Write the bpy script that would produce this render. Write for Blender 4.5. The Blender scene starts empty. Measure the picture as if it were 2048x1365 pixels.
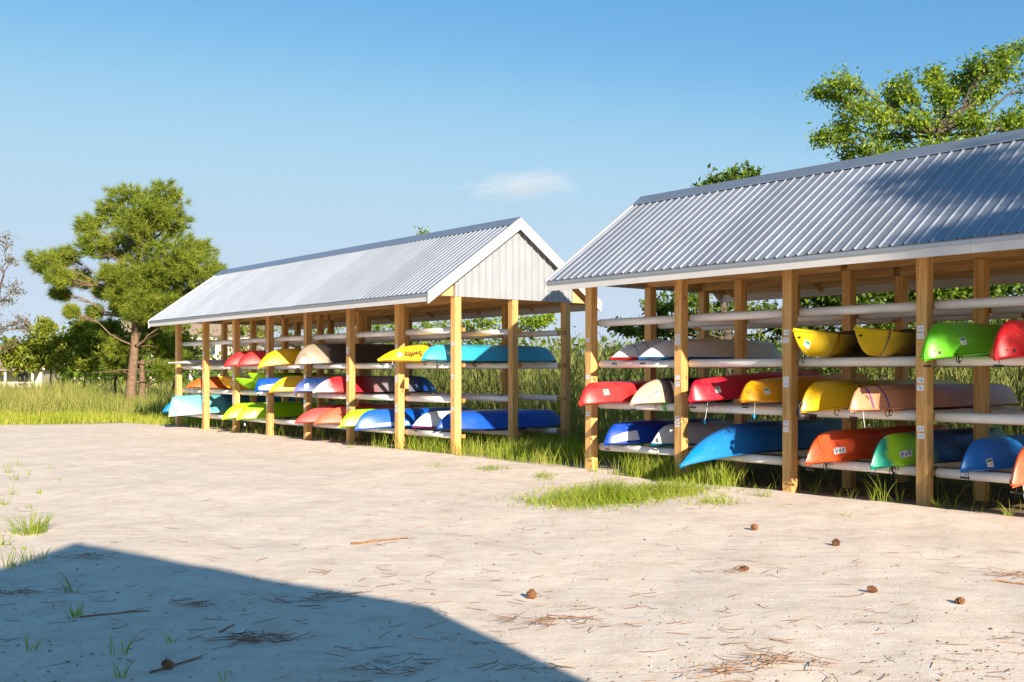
import bpy, math, random
import numpy as np
from mathutils import Vector, Matrix

random.seed(7)
rng = np.random.default_rng(11)
S = bpy.context.scene
C = S.collection
R = math.radians

# ------------------------------------------------------------------ camera, sky, sun, exposure
cam_d = bpy.data.cameras.new('camera')
cam_d.sensor_width = 36.0
cam_d.lens = 2097.4 / 2048 * 36.0
cam_d.shift_y = 61.9 / 2048
cam_d.clip_end = 4000
cam = bpy.data.objects.new('camera', cam_d)
cam.location = (0, 0, 1.5)
cam.rotation_euler = (R(90), 0, 0)
C.objects.link(cam)
S.camera = cam

LIGHT = Vector((-1.244, 2.935, -1.226)).normalized()      # direction the sunlight travels
SUN_EL = math.asin(-LIGHT.z)
SUN_AZ = math.atan2(-LIGHT.x, -LIGHT.y)
W = bpy.data.worlds.new('World')
S.world = W
W.use_nodes = True
wn = W.node_tree
sky = wn.nodes.new('ShaderNodeTexSky')
sky.sky_type = 'NISHITA'
sky.sun_disc = False
sky.sun_elevation = SUN_EL
sky.sun_rotation = SUN_AZ
sky.air_density = 1.0
sky.dust_density = 0.0
sky.ozone_density = 3.0
wn.nodes['Background'].inputs['Strength'].default_value = 0.108
# soft shoulder on the physically steep sky so the horizon stays pale blue instead of clipping
sp_ = wn.nodes.new('ShaderNodeSeparateColor'); cb_ = wn.nodes.new('ShaderNodeCombineColor')
wn.links.new(sky.outputs[0], sp_.inputs[0])
for ch, pts_ in enumerate(([(0, 0), (.0443, .066), (.079, .172), (.118, .2125), (.18, .239), (.271, .255), (.36, .30), (1, 1)],
                           [(0, 0), (.0823, .177), (.133, .269), (.18, .284), (.24, .288), (.36, .34), (1, 1)],
                           [(0, 0), (.067, .155), (.1425, .321), (.2, .352), (.23, .349), (.36, .385), (1, .95)])):
    dv_ = wn.nodes.new('ShaderNodeMath'); dv_.operation = 'DIVIDE'; dv_.inputs[1].default_value = 36.0
    fc_ = wn.nodes.new('ShaderNodeFloatCurve'); cv_ = fc_.mapping.curves[0]
    cv_.points[0].location = pts_[0]; cv_.points[1].location = pts_[-1]
    for q_ in pts_[1:-1]: cv_.points.new(*q_)
    fc_.mapping.update()
    ml_ = wn.nodes.new('ShaderNodeMath'); ml_.operation = 'MULTIPLY'; ml_.inputs[1].default_value = 12.0
    wn.links.new(sp_.outputs[ch], dv_.inputs[0]); wn.links.new(dv_.outputs[0], fc_.inputs['Value'])
    wn.links.new(fc_.outputs[0], ml_.inputs[0]); wn.links.new(ml_.outputs[0], cb_.inputs[ch])
wn.links.new(cb_.outputs[0], wn.nodes['Background'].inputs['Color'])

sun_d = bpy.data.lights.new('sun', 'SUN')
sun_d.energy = 4.8
sun_d.angle = R(0.55)
sun_d.color = (1.0, 0.87, 0.70)
sun = bpy.data.objects.new('sun', sun_d)
sun.rotation_euler = LIGHT.to_track_quat('-Z', 'Y').to_euler()
sun.location = (8, -18, 12)
C.objects.link(sun)

S.view_settings.view_transform = 'Standard'
S.view_settings.look = 'None'
S.view_settings.gamma = 1.0
S.view_settings.use_curve_mapping = False
S.view_settings.exposure = 0.95

# ------------------------------------------------------------------ helpers
F_PX, YH = 2097.4, 744.4
TH = R(39.27)
CT, ST = math.cos(TH), math.sin(TH)
AX = Vector((-ST, CT, 0))       # along the sheds, going away
DD = Vector((CT, ST, 0))        # into the sheds
ROT = math.atan2(-CT, ST)       # shed local x = -AX, local y = DD
BAY = 1.83
ROW = 1.319
LV = {1: 2.257, 2: 1.621, 3: 0.990, 4: 0.350}


def srgb(r, g, b, k=1.0):
    def f(v):
        v /= 255.0
        return (v / 12.92 if v <= 0.04045 else ((v + 0.055) / 1.055) ** 2.4) * k
    return (f(r), f(g), f(b), 1.0)


def at(px, py, Z):
    """a place Z metres ahead, seen at a photo pixel"""
    return Vector(((px - 1024) / F_PX * Z, Z, 1.5 - (py - YH) / F_PX * Z))


def tag(o, label=None, cat=None, group=None, kind=None):
    if label: o['label'] = label
    if cat: o['category'] = cat
    if group: o['group'] = group
    if kind: o['kind'] = kind
    return o


def link(o, parent=None):
    C.objects.link(o)
    if parent: o.parent = parent
    return o


def ob(name, me, parent=None, loc=(0, 0, 0), rot=(0, 0, 0)):
    o = bpy.data.objects.new(name, me)
    o.location = loc
    o.rotation_euler = rot
    return link(o, parent)


def empty(name, loc, rz=0):
    o = bpy.data.objects.new(name, None)
    o.empty_display_size = 0.3
    o.location = loc
    o.rotation_euler = (0, 0, rz)
    return link(o)


def mesh(name, V, Fc, mat=None, smooth=False, uv=None):
    me = bpy.data.meshes.new(name)
    me.from_pydata([tuple(v) for v in V], [], [tuple(f) for f in Fc])
    if mat: me.materials.append(mat)
    if smooth:
        me.polygons.foreach_set('use_smooth', [True] * len(me.polygons))
    if uv is not None:
        l = me.uv_layers.new(name='UVMap')
        for i, lp in enumerate(me.loops):
            l.data[i].uv = uv[lp.vertex_index]
    me.update()
    return me


def tri_mesh(name, V, T, mat=None, smooth=False):
    """big numpy triangle mesh"""
    V = np.asarray(V, np.float32).reshape(-1, 3)
    T = np.asarray(T, np.int32).reshape(-1, 3)
    me = bpy.data.meshes.new(name)
    me.vertices.add(len(V))
    me.vertices.foreach_set('co', V.ravel())
    me.loops.add(len(T) * 3)
    me.loops.foreach_set('vertex_index', T.ravel())
    me.polygons.add(len(T))
    me.polygons.foreach_set('loop_start', np.arange(0, len(T) * 3, 3, dtype=np.int32))
    me.polygons.foreach_set('loop_total', np.full(len(T), 3, np.int32))
    if smooth: me.polygons.foreach_set('use_smooth', np.ones(len(T), bool))
    if mat: me.materials.append(mat)
    me.update(calc_edges=True)
    me.validate()
    return me


class MB:
    """collects simple solids into one mesh"""
    def __init__(s): s.V, s.F = [], []
    def box(s, x0, x1, y0, y1, z0, z1):
        n = len(s.V)
        s.V += [(x0, y0, z0), (x1, y0, z0), (x1, y1, z0), (x0, y1, z0), (x0, y0, z1), (x1, y0, z1), (x1, y1, z1), (x0, y1, z1)]
        s.F += [tuple(n + i for i in f) for f in ((0, 3, 2, 1), (4, 5, 6, 7), (0, 1, 5, 4), (1, 2, 6, 5), (2, 3, 7, 6), (3, 0, 4, 7))]
        return s
    def bev(s, x0, x1, y0, y1, z0, z1, b):
        """upright box with chamfered vertical edges"""
        n = len(s.V)
        P = [(x0 + b, y0), (x1 - b, y0), (x1, y0 + b), (x1, y1 - b), (x1 - b, y1), (x0 + b, y1), (x0, y1 - b), (x0, y0 + b)]
        s.V += [(x, y, z0) for x, y in P] + [(x, y, z1) for x, y in P]
        s.F += [tuple(n + i for i in range(7, -1, -1)), tuple(n + 8 + i for i in range(8))]
        s.F += [(n + i, n + (i + 1) % 8, n + 8 + (i + 1) % 8, n + 8 + i) for i in range(8)]
        return s
    def prism(s, poly, axis, a, b):
        """polygon in the two other axes extruded along axis from a to b"""
        n = len(s.V); m = len(poly)
        def mk(p, t):
            return {0: (t, p[0], p[1]), 1: (p[0], t, p[1]), 2: (p[0], p[1], t)}[axis]
        s.V += [mk(p, a) for p in poly] + [mk(p, b) for p in poly]
        s.F += [tuple(n + i for i in range(m)), tuple(n + m + i for i in range(m - 1, -1, -1))]
        s.F += [(n + i, n + m + i, n + m + (i + 1) % m, n + (i + 1) % m) for i in range(m)]
        return s
    def tube(s, pts, rads, k=6, cap=True):
        pts = [Vector(p) for p in pts]
        if not hasattr(rads, '__len__'): rads = [rads] * len(pts)
        n = len(s.V)
        up = Vector((0.13, 0.31, 1)).normalized()
        for i, p in enumerate(pts):
            d = (pts[min(i + 1, len(pts) - 1)] - pts[max(i - 1, 0)])
            if d.length < 1e-9: d = Vector((0, 0, 1))
            d.normalize()
            u = d.cross(up)
            if u.length < 1e-3: u = d.cross(Vector((1, 0, 0)))
            u.normalize(); w = d.cross(u)
            for j in range(k):
                a = 2 * math.pi * j / k
                s.V.append(tuple(p + rads[i] * (math.cos(a) * u + math.sin(a) * w)))
        for i in range(len(pts) - 1):
            for j in range(k):
                s.F.append((n + i * k + j, n + i * k + (j + 1) % k, n + (i + 1) * k + (j + 1) % k, n + (i + 1) * k + j))
        if cap:
            s.F.append(tuple(n + j for j in range(k)))
            e = n + (len(pts) - 1) * k
            s.F.append(tuple(e + j for j in range(k - 1, -1, -1)))
        return s
    def me(s, name, mat, smooth=False):
        return mesh(name, s.V, s.F, mat, smooth)


# ------------------------------------------------------------------ materials
def newmat(name):
    m = bpy.data.materials.new(name)
    m.use_nodes = True
    return m, m.node_tree, m.node_tree.nodes['Principled BSDF']


def nd(t, typ, **kw):
    n = t.nodes.new(typ)
    for k, v in kw.items():
        if k.startswith('i_'):
            key = k[2:].replace('_', ' ')
            n.inputs[int(key) if key.isdigit() else key].default_value = v
        else:
            setattr(n, k, v)
    return n


def ramp(t, fac, stops, interp='LINEAR'):
    n = t.nodes.new('ShaderNodeValToRGB')
    n.color_ramp.interpolation = interp
    e = n.color_ramp.elements
    while len(e) > 1: e.remove(e[-1])
    e[0].position = stops[0][0]; e[0].color = stops[0][1]
    for p, c in stops[1:]:
        x = e.new(p); x.color = c
    t.links.new(fac, n.inputs[0])
    return n


def bump(t, b, height, strength, dist=0.02):
    n = nd(t, 'ShaderNodeBump', i_Strength=strength, i_Distance=dist)
    t.links.new(height, n.inputs['Height'])
    t.links.new(n.outputs[0], b.inputs['Normal'])
    return n


def wood(name, c0, c1, axis, knots=True):
    m, t, b = newmat(name)
    tc = nd(t, 'ShaderNodeTexCoord'); oi = nd(t, 'ShaderNodeObjectInfo')
    add = nd(t, 'ShaderNodeVectorMath', operation='ADD')
    sc = nd(t, 'ShaderNodeVectorMath', operation='SCALE'); sc.inputs['Scale'].default_value = 37.0
    cx = nd(t, 'ShaderNodeCombineXYZ')
    for i in range(3): t.links.new(oi.outputs['Random'], cx.inputs[i])
    t.links.new(cx.outputs[0], sc.inputs[0])
    t.links.new(tc.outputs['Object'], add.inputs[0]); t.links.new(sc.outputs[0], add.inputs[1])
    mp = nd(t, 'ShaderNodeMapping')
    s = [26, 26, 26]; s[axis] = 1.3
    mp.inputs['Scale'].default_value = s
    t.links.new(add.outputs[0], mp.inputs[0])
    nz = nd(t, 'ShaderNodeTexNoise', i_Scale=1.0, i_Detail=5.0, i_Roughness=0.62, i_Distortion=0.8)
    t.links.new(mp.outputs[0], nz.inputs[0])
    r = ramp(t, nz.outputs['Fac'], [(0.32, c1), (0.52, c0), (0.7, tuple(min(1, v * 1.18) for v in c0[:3]) + (1,))])
    col = r.outputs[0]
    # slow tone changes from board to board
    hsv = nd(t, 'ShaderNodeHueSaturation')
    mr = nd(t, 'ShaderNodeMapRange', i_3=0.8, i_4=1.14)
    t.links.new(oi.outputs['Random'], mr.inputs[0]); t.links.new(mr.outputs[0], hsv.inputs['Value'])
    t.links.new(col, hsv.inputs['Color']); col = hsv.outputs[0]
    if knots:
        mk = nd(t, 'ShaderNodeMapping'); s = [7, 7, 7]; s[axis] = 2.6
        mk.inputs['Scale'].default_value = s
        t.links.new(add.outputs[0], mk.inputs[0])
        vo = nd(t, 'ShaderNodeTexVoronoi', i_Scale=1.0); vo.inputs['Randomness'].default_value = 1
        t.links.new(mk.outputs[0], vo.inputs[0])
        kr = ramp(t, vo.outputs['Distance'], [(0.05, (1, 1, 1, 1)), (0.13, (0, 0, 0, 1))])
        mx = nd(t, 'ShaderNodeMixRGB', blend_type='MULTIPLY'); mx.inputs[2].default_value = (0.38, 0.24, 0.14, 1)
        t.links.new(kr.outputs[0], mx.inputs[0]); t.links.new(col, mx.inputs[1]); col = mx.outputs[0]
    t.links.new(col, b.inputs['Base Color'])
    b.inputs['Roughness'].default_value = 0.72
    bump(t, b, nz.outputs['Fac'], 0.35, 0.004)
    return m


def plain(name, col, rough=0.5, metal=0.0, var=0.06, scale=6.0, bmp=0.0, spec=0.5, panel=0.0):
    m, t, b = newmat(name)
    tc = nd(t, 'ShaderNodeTexCoord')
    nz = nd(t, 'ShaderNodeTexNoise', i_Scale=scale, i_Detail=6.0, i_Roughness=0.6)
    t.links.new(tc.outputs['Object'], nz.inputs[0])
    lo = tuple(v * (1 - var) for v in col[:3]) + (1,); hi = tuple(min(1, v * (1 + var)) for v in col[:3]) + (1,)
    r = ramp(t, nz.outputs['Fac'], [(0.3, lo), (0.7, hi)])
    if panel:                                              # sheets differ a little in tone
        oi = nd(t, 'ShaderNodeObjectInfo'); mr_ = nd(t, 'ShaderNodeMapRange', i_3=1 - panel, i_4=1 + panel * 0.5)
        t.links.new(oi.outputs['Random'], mr_.inputs[0])
        hv = nd(t, 'ShaderNodeHueSaturation'); t.links.new(mr_.outputs[0], hv.inputs['Value']); t.links.new(r.outputs[0], hv.inputs['Color'])
        r = hv
    t.links.new(r.outputs[0], b.inputs['Base Color'])
    rr = nd(t, 'ShaderNodeMapRange', i_3=max(0.05, rough - 0.08), i_4=min(1, rough + 0.1))
    t.links.new(nz.outputs['Fac'], rr.inputs[0]); t.links.new(rr.outputs[0], b.inputs['Roughness'])
    b.inputs['Metallic'].default_value = metal
    b.inputs['Specular IOR Level'].default_value = spec
    if bmp: bump(t, b, nz.outputs['Fac'], bmp, 0.01)
    return m


def leafmat(name, cols, trans=0.35, scale=0.7, rough=0.55):
    """leaves: colour differs leaf by leaf and clump by clump, some light passes through"""
    m, t, b = newmat(name)
    g = nd(t, 'ShaderNodeNewGeometry'); tc = nd(t, 'ShaderNodeTexCoord')
    nz = nd(t, 'ShaderNodeTexNoise', i_Scale=scale, i_Detail=2.0)
    t.links.new(tc.outputs['Object'], nz.inputs[0])
    ad = nd(t, 'ShaderNodeMath', operation='MULTIPLY_ADD'); ad.inputs[1].default_value = 0.55; 
    t.links.new(g.outputs['Random Per Island'], ad.inputs[0])
    ml = nd(t, 'ShaderNodeMath', operation='MULTIPLY'); ml.inputs[1].default_value = 0.5
    t.links.new(nz.outputs['Fac'], ml.inputs[0]); t.links.new(ml.outputs[0], ad.inputs[2])
    n = len(cols)
    r = ramp(t, ad.outputs[0], [(0.12 + 0.76 * i / (n - 1), c) for i, c in enumerate(cols)])
    t.links.new(r.outputs[0], b.inputs['Base Color'])
    b.inputs['Roughness'].default_value = rough
    b.inputs['Specular IOR Level'].default_value = 0.3
    tr = nd(t, 'ShaderNodeBsdfTranslucent')
    hs = nd(t, 'ShaderNodeHueSaturation', i_Saturation=1.1, i_Value=1.25)
    t.links.new(r.outputs[0], hs.inputs['Color']); t.links.new(hs.outputs[0], tr.inputs['Color'])
    mx = nd(t, 'ShaderNodeMixShader'); mx.inputs[0].default_value = trans
    t.links.new(b.outputs[0], mx.inputs[1]); t.links.new(tr.outputs[0], mx.inputs[2])
    t.links.new(mx.outputs[0], t.nodes['Material Output'].inputs['Surface'])
    return m


M = {}
M['post'] = wood('post_wood', srgb(224, 176, 108), srgb(186, 132, 72), 2)
M['beam'] = wood('beam_wood', srgb(216, 172, 110), srgb(176, 128, 74), 0)
M['raft'] = wood('rafter_wood', srgb(214, 168, 106), srgb(170, 124, 72), 1)
M['ply'] = wood('plywood', srgb(218, 178, 124), srgb(190, 146, 94), 0, knots=False)
M['core'] = wood('core_wood', srgb(196, 146, 86), srgb(150, 102, 56), 0, knots=False)
M['roof'] = plain('galvanised_roof', (0.40, 0.435, 0.50, 1), 0.54, 0.70, 0.07, 2.0, panel=0.12)
M['trim'] = plain('grey_metal_trim', (0.40, 0.43, 0.48, 1), 0.34, 0.7, 0.06, 4.0)
M['white'] = plain('white_painted_board', (0.64, 0.62, 0.60, 1), 0.55, 0, 0.04, 5.0, 0.1)
M['siding'] = plain('white_metal_siding', (0.355, 0.375, 0.405, 1), 0.45, 0.12, 0.05, 3.0)
M['rake'] = plain('white_rake_metal', (0.50, 0.50, 0.50, 1), 0.42, 0.1, 0.04, 3.0)
M['pvc'] = plain('white_pvc', srgb(238, 234, 228), 0.38, 0, 0.05, 7.0)
M['black'] = plain('black_plastic', srgb(30, 30, 32), 0.45, 0, 0.2, 20)
M['rope'] = plain('white_cord', srgb(214, 212, 204), 0.8, 0, 0.1, 30)
M['blackrope'] = plain('black_cord', srgb(34, 32, 32), 0.8, 0, 0.15, 30)
M['greenrope'] = plain('green_cord', srgb(90, 210, 90), 0.7, 0, 0.15, 30)
M['redstrap'] = plain('red_strap', srgb(170, 30, 24), 0.7, 0, 0.15, 30)
M['purplestrap'] = plain('purple_strap', srgb(120, 90, 160), 0.7, 0, 0.15, 30)
M['bluetoggle'] = plain('blue_toggle', srgb(40, 150, 205), 0.4)
M['bark'] = plain('bark', srgb(126, 100, 80), 0.9, 0, 0.45, 9.0, 0.9)
M['greybark'] = plain('grey_bark', srgb(96, 84, 72), 0.9, 0, 0.4, 10.0, 0.8)
M['cone'] = plain('pine_cone', srgb(136, 92, 58), 0.85, 0, 0.5, 60.0)
M['twig'] = plain('dry_twig', srgb(150, 108, 74), 0.85, 0, 0.35, 12.0)
M['needle'] = leafmat('dead_needles', [srgb(158, 120, 88), srgb(112, 84, 62), srgb(190, 152, 116)], 0.05, 3)
M['leaf'] = leafmat('broad_leaves', [srgb(62, 92, 26), srgb(116, 146, 36), srgb(176, 190, 50)], 0.40, 0.9)
M['darkleaf'] = leafmat('dark_leaves', [srgb(46, 70, 26), srgb(84, 112, 36), srgb(136, 156, 48)], 0.35, 0.8)
M['shrub'] = leafmat('shrub_leaves', [srgb(88, 106, 36), srgb(136, 148, 50), srgb(184, 180, 66)], 0.40, 0.5)
M['dryleaf'] = leafmat('thin_leaves', [srgb(90, 96, 52), srgb(134, 124, 76), srgb(150, 106, 84)], 0.3, 0.8)
M['pine'] = leafmat('pine_needles_green', [srgb(70, 98, 34), srgb(124, 144, 48), srgb(182, 180, 72)], 0.35, 0.8)
M['reed'] = leafmat('reeds', [srgb(96, 118, 60), srgb(142, 152, 80), srgb(184, 172, 108)], 0.35, 0.6)
M['tall'] = leafmat('tall_grass', [srgb(84, 112, 46), srgb(132, 146, 58), srgb(168, 166, 84), srgb(204, 182, 126)], 0.35, 0.35)
M['grass'] = leafmat('grass_blades', [srgb(84, 116, 34), srgb(128, 154, 40), srgb(164, 176, 60), srgb(196, 184, 116)], 0.4, 1.2)
M['lawn'] = leafmat('lawn_blades', [srgb(112, 136, 34), srgb(150, 166, 40), srgb(184, 186, 66), srgb(206, 192, 120)], 0.4, 0.5)
M['glass'] = plain('house_glass', srgb(70, 80, 92), 0.1, 0, 0.1, 3)
M['shingle'] = plain('house_shingles', srgb(146, 128, 112), 0.85, 0, 0.15, 8, 0.3)
M['clap'] = plain('house_siding', srgb(222, 208, 190), 0.7, 0, 0.05, 4)


def sticker_mat(name, base, ink, v0, v1, ink2=None):
    """a printed label: ink marks inside a band of the sticker"""
    m, t, b = newmat(name)
    tc = nd(t, 'ShaderNodeTexCoord'); oi = nd(t, 'ShaderNodeObjectInfo')
    sep = nd(t, 'ShaderNodeSeparateXYZ'); t.links.new(tc.outputs['UV'], sep.inputs[0])
    def band(src, a, c):
        g = nd(t, 'ShaderNodeMath', operation='GREATER_THAN'); g.inputs[1].default_value = a
        l = nd(t, 'ShaderNodeMath', operation='LESS_THAN'); l.inputs[1].default_value = c
        mu = nd(t, 'ShaderNodeMath', operation='MULTIPLY')
        t.links.new(src, g.inputs[0]); t.links.new(src, l.inputs[0])
        t.links.new(g.outputs[0], mu.inputs[0]); t.links.new(l.outputs[0], mu.inputs[1])
        return mu.outputs[0]
    mu = nd(t, 'ShaderNodeMath', operation='MULTIPLY')
    t.links.new(band(sep.outputs[0], 0.16, 0.84), mu.inputs[0]); t.links.new(band(sep.outputs[1], v0, v1), mu.inputs[1])
    ad = nd(t, 'ShaderNodeVectorMath', operation='ADD')
    cx = nd(t, 'ShaderNodeCombineXYZ'); t.links.new(oi.outputs['Random'], cx.inputs[2])
    t.links.new(tc.outputs['UV'], ad.inputs[0]); t.links.new(cx.outputs[0], ad.inputs[1])
    vo = nd(t, 'ShaderNodeTexVoronoi', i_Scale=6.0); t.links.new(ad.outputs[0], vo.inputs[0])
    th = nd(t, 'ShaderNodeMath', operation='LESS_THAN'); th.inputs[1].default_value = 0.42
    t.links.new(vo.outputs['Distance'], th.inputs[0])
    m2 = nd(t, 'ShaderNodeMath', operation='MULTIPLY')
    t.links.new(mu.outputs[0], m2.inputs[0]); t.links.new(th.outputs[0], m2.inputs[1])
    mx = nd(t, 'ShaderNodeMixRGB'); mx.inputs[1].default_value = base; mx.inputs[2].default_value = ink
    t.links.new(m2.outputs[0], mx.inputs[0])
    col = mx.outputs[0]
    if ink2:
        mx2 = nd(t, 'ShaderNodeMixRGB'); mx2.inputs[2].default_value = ink2
        g2 = nd(t, 'ShaderNodeMath', operation='MULTIPLY')
        t.links.new(band(sep.outputs[1], 0.08, 0.42), g2.inputs[0]); t.links.new(band(sep.outputs[0], 0.1, 0.9), g2.inputs[1])
        t.links.new(g2.outputs[0], mx2.inputs[0]); t.links.new(col, mx2.inputs[1]); col = mx2.outputs[0]
    t.links.new(col, b.inputs['Base Color'])
    b.inputs['Roughness'].default_value = 0.4
    return m


M['plate'] = sticker_mat('number_plate', srgb(232, 232, 234), srgb(70, 84, 140), 0.22, 0.8)
M['permit'] = sticker_mat('permit_sticker', srgb(238, 238, 232), srgb(120, 170, 140), 0.55, 0.85, srgb(58, 150, 104))
M['logo'] = plain('blue_logo', srgb(24, 40, 130), 0.4)
M['ink'] = plain('dark_brown_print', srgb(84, 44, 20), 0.5)
M['paper'] = plain('white_sticker', srgb(236, 236, 238), 0.4, 0, 0.02)

_km = {}
def plastic(stops, L=3.2):
    """moulded polyethylene; two or more colours blend along the boat"""
    key = (tuple(stops), round(L, 2))
    if key in _km: return _km[key]
    m, t, b = newmat('kayak_plastic')
    tc = nd(t, 'ShaderNodeTexCoord')
    sep = nd(t, 'ShaderNodeSeparateXYZ'); t.links.new(tc.outputs['Object'], sep.inputs[0])
    nz = nd(t, 'ShaderNodeTexNoise', i_Scale=4.0, i_Detail=4.0); t.links.new(tc.outputs['Object'], nz.inputs[0])
    dv = nd(t, 'ShaderNodeMath', operation='DIVIDE'); dv.inputs[1].default_value = L
    t.links.new(sep.outputs[1], dv.inputs[0])
    ma = nd(t, 'ShaderNodeMath', operation='MULTIPLY_ADD'); ma.inputs[1].default_value = 0.12
    t.links.new(nz.outputs['Fac'], ma.inputs[0]); t.links.new(dv.outputs[0], ma.inputs[2])
    sb = nd(t, 'ShaderNodeMath', operation='SUBTRACT'); sb.inputs[1].default_value = 0.06
    t.links.new(ma.outputs[0], sb.inputs[0])
    st = list(stops)
    if len(st) == 1: st = [(0.0, st[0][1]), (1.0, st[0][1])]
    r = ramp(t, sb.outputs[0], st)
    # scuffs: fine pale scratches along the hull
    mp = nd(t, 'ShaderNodeMapping'); mp.inputs['Scale'].default_value = (30, 2.5, 30)
    t.links.new(tc.outputs['Object'], mp.inputs[0])
    n2 = nd(t, 'ShaderNodeTexNoise', i_Scale=2.0, i_Detail=5.0); t.links.new(mp.outputs[0], n2.inputs[0])
    rs = ramp(t, n2.outputs['Fac'], [(0.6, (0, 0, 0, 1)), (0.78, (0.22, 0.22, 0.22, 1))])
    mx = nd(t, 'ShaderNodeMixRGB'); mx.inputs[2].default_value = (0.6, 0.58, 0.55, 1)
    fd = nd(t, 'ShaderNodeTexNoise', i_Scale=1.7, i_Detail=5.0, i_Roughness=0.65); t.links.new(tc.outputs['Object'], fd.inputs[0])
    fr = nd(t, 'ShaderNodeMapRange', i_1=0.3, i_2=0.7, i_3=0.86, i_4=1.04); t.links.new(fd.outputs['Fac'], fr.inputs[0])
    fs_ = nd(t, 'ShaderNodeMapRange', i_1=0.3, i_2=0.7, i_3=1.04, i_4=0.96); t.links.new(fd.outputs['Fac'], fs_.inputs[0])
    fh = nd(t, 'ShaderNodeHueSaturation'); t.links.new(fr.outputs[0], fh.inputs['Value']); t.links.new(fs_.outputs[0], fh.inputs['Saturation'])
    t.links.new(r.outputs[0], fh.inputs['Color']); r = fh
    t.links.new(rs.outputs[0], mx.inputs[0]); t.links.new(r.outputs[0], mx.inputs[1])
    t.links.new(mx.outputs[0], b.inputs['Base Color'])
    rr = nd(t, 'ShaderNodeMapRange', i_3=0.26, i_4=0.46); t.links.new(n2.outputs['Fac'], rr.inputs[0])
    t.links.new(rr.outputs[0], b.inputs['Roughness'])
    bump(t, b, nz.outputs['Fac'], 0.12, 0.01)
    _km[key] = m
    return m


# ------------------------------------------------------------------ ground
def gnoise(x, y, f, seed):
    r = np.random.default_rng(seed)
    o = np.zeros_like(x)
    for k in range(7):
        a = r.uniform(0, 2 * math.pi); w = f * r.uniform(0.6, 1.7)
        o += np.sin((x * math.cos(a) + y * math.sin(a)) * w + r.uniform(0, 6.28))
    return o / 7


DL, DR = 11.087, 11.203
AL, AR = 27.952, 11.765


def ground_h(x, y):
    x = np.asarray(x, float); y = np.asarray(y, float)
    D = x * CT + y * ST; A = -x * ST + y * CT
    near = np.exp(-((y - 9) / 30.0) ** 2)
    h = 0.022 * gnoise(x, y, 0.9, 1) + 0.020 * gnoise(x, y, 2.7, 2) * near + 0.012 * gnoise(x, y, 7.0, 3) * near + 0.006 * gnoise(x, y, 15.0, 4) * near
    # sand pushed up in a low bank in front of the racks, a hollow under them
    bank = np.exp(-((D - 10.55 + 0.25 * gnoise(A, A * 0, 1.1, 5)) / 0.5) ** 2) * (0.05 + 0.03 * gnoise(A, A, 1.9, 6))
    hollow = -0.07 / (1 + np.exp(-(D - 11.0) * 6)) * (A < 11.5)
    # wheel tracks crossing the yard
    for off, am in ((0.0, 0.026), (1.55, 0.024), (2.6, 0.016), (-1.2, 0.014), (4.3, 0.018)):
        q = (x * 0.62 + y * 0.28 - 1.1 - off) + 0.12 * gnoise(x, y, 0.5, 8)
        h = h - am * np.exp(-(q / 0.11) ** 2) * near
    return np.clip(h, -0.06, 0.06) + bank + hollow


def gz(x, y): return float(ground_h(np.array([x]), np.array([y]))[0])


xs = np.concatenate([-np.geomspace(900, 11, 26), np.arange(-10.8, 16.0, 0.13), np.geomspace(16.2, 900, 24)])
ys = np.concatenate([-np.geomspace(400, 3.2, 14), np.arange(-3, 3.5, 0.5), np.arange(3.6, 22, 0.11), np.arange(22.1, 40, 0.35), np.geomspace(40.5, 1800, 28)])
GX, GY = np.meshgrid(xs, ys)
GZ = ground_h(GX, GY)
nx, ny = len(xs), len(ys)
idx = np.arange(nx * ny).reshape(ny, nx)
q0, q1, q2, q3 = idx[:-1, :-1].ravel(), idx[:-1, 1:].ravel(), idx[1:, 1:].ravel(), idx[1:, :-1].ravel()
T = np.concatenate([np.stack([q0, q1, q2], 1), np.stack([q0, q2, q3], 1)])

m, t, b = newmat('sandy_ground')
tc = nd(t, 'ShaderNodeTexCoord')
sep = nd(t, 'ShaderNodeSeparateXYZ'); t.links.new(tc.outputs['Object'], sep.inputs[0])
def lin(ax, ay, c):
    """ax*x + ay*y + c"""
    p = nd(t, 'ShaderNodeMath', operation='MULTIPLY_ADD'); p.inputs[1].default_value = ax; p.inputs[2].default_value = c
    t.links.new(sep.outputs[0], p.inputs[0])
    q = nd(t, 'ShaderNodeMath', operation='MULTIPLY_ADD'); q.inputs[1].default_value = ay
    t.links.new(sep.outputs[1], q.inputs[0]); t.links.new(p.outputs[0], q.inputs[2])
    return q.outputs[0]
def noise(scale, det=6.0, rough=0.6, mapping=None):
    n = nd(t, 'ShaderNodeTexNoise', i_Scale=scale, i_Detail=det, i_Roughness=rough)
    if mapping:
        mp = nd(t, 'ShaderNodeMapping'); mp.inputs['Scale'].default_value = mapping[0]; mp.inputs['Rotation'].default_value = (0, 0, mapping[1])
        t.links.new(tc.outputs['Object'], mp.inputs[0]); t.links.new(mp.outputs[0], n.inputs[0])
    else:
        t.links.new(tc.outputs['Object'], n.inputs[0])
    return n.outputs['Fac']
def edge(val, nzv, amp, w):
    s_ = nd(t, 'ShaderNodeMath', operation='MULTIPLY_ADD'); s_.inputs[1].default_value = amp
    t.links.new(nzv, s_.inputs[0]); t.links.new(val, s_.inputs[2])
    r_ = nd(t, 'ShaderNodeMapRange', i_1=-w + amp / 2, i_2=w + amp / 2); t.links.new(s_.outputs[0], r_.inputs[0])
    return r_.outputs[0]
nA, nB, nC = noise(0.9), noise(6.0), noise(140.0, 3.0)
streak = noise(2.2, 5.0, 0.6, ((0.7, 5.0, 1), -0.35))
sandc = ramp(t, nB, [(0.25, srgb(228, 210, 192)), (0.5, srgb(237, 222, 206)), (0.75, srgb(242, 230, 216))])
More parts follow.
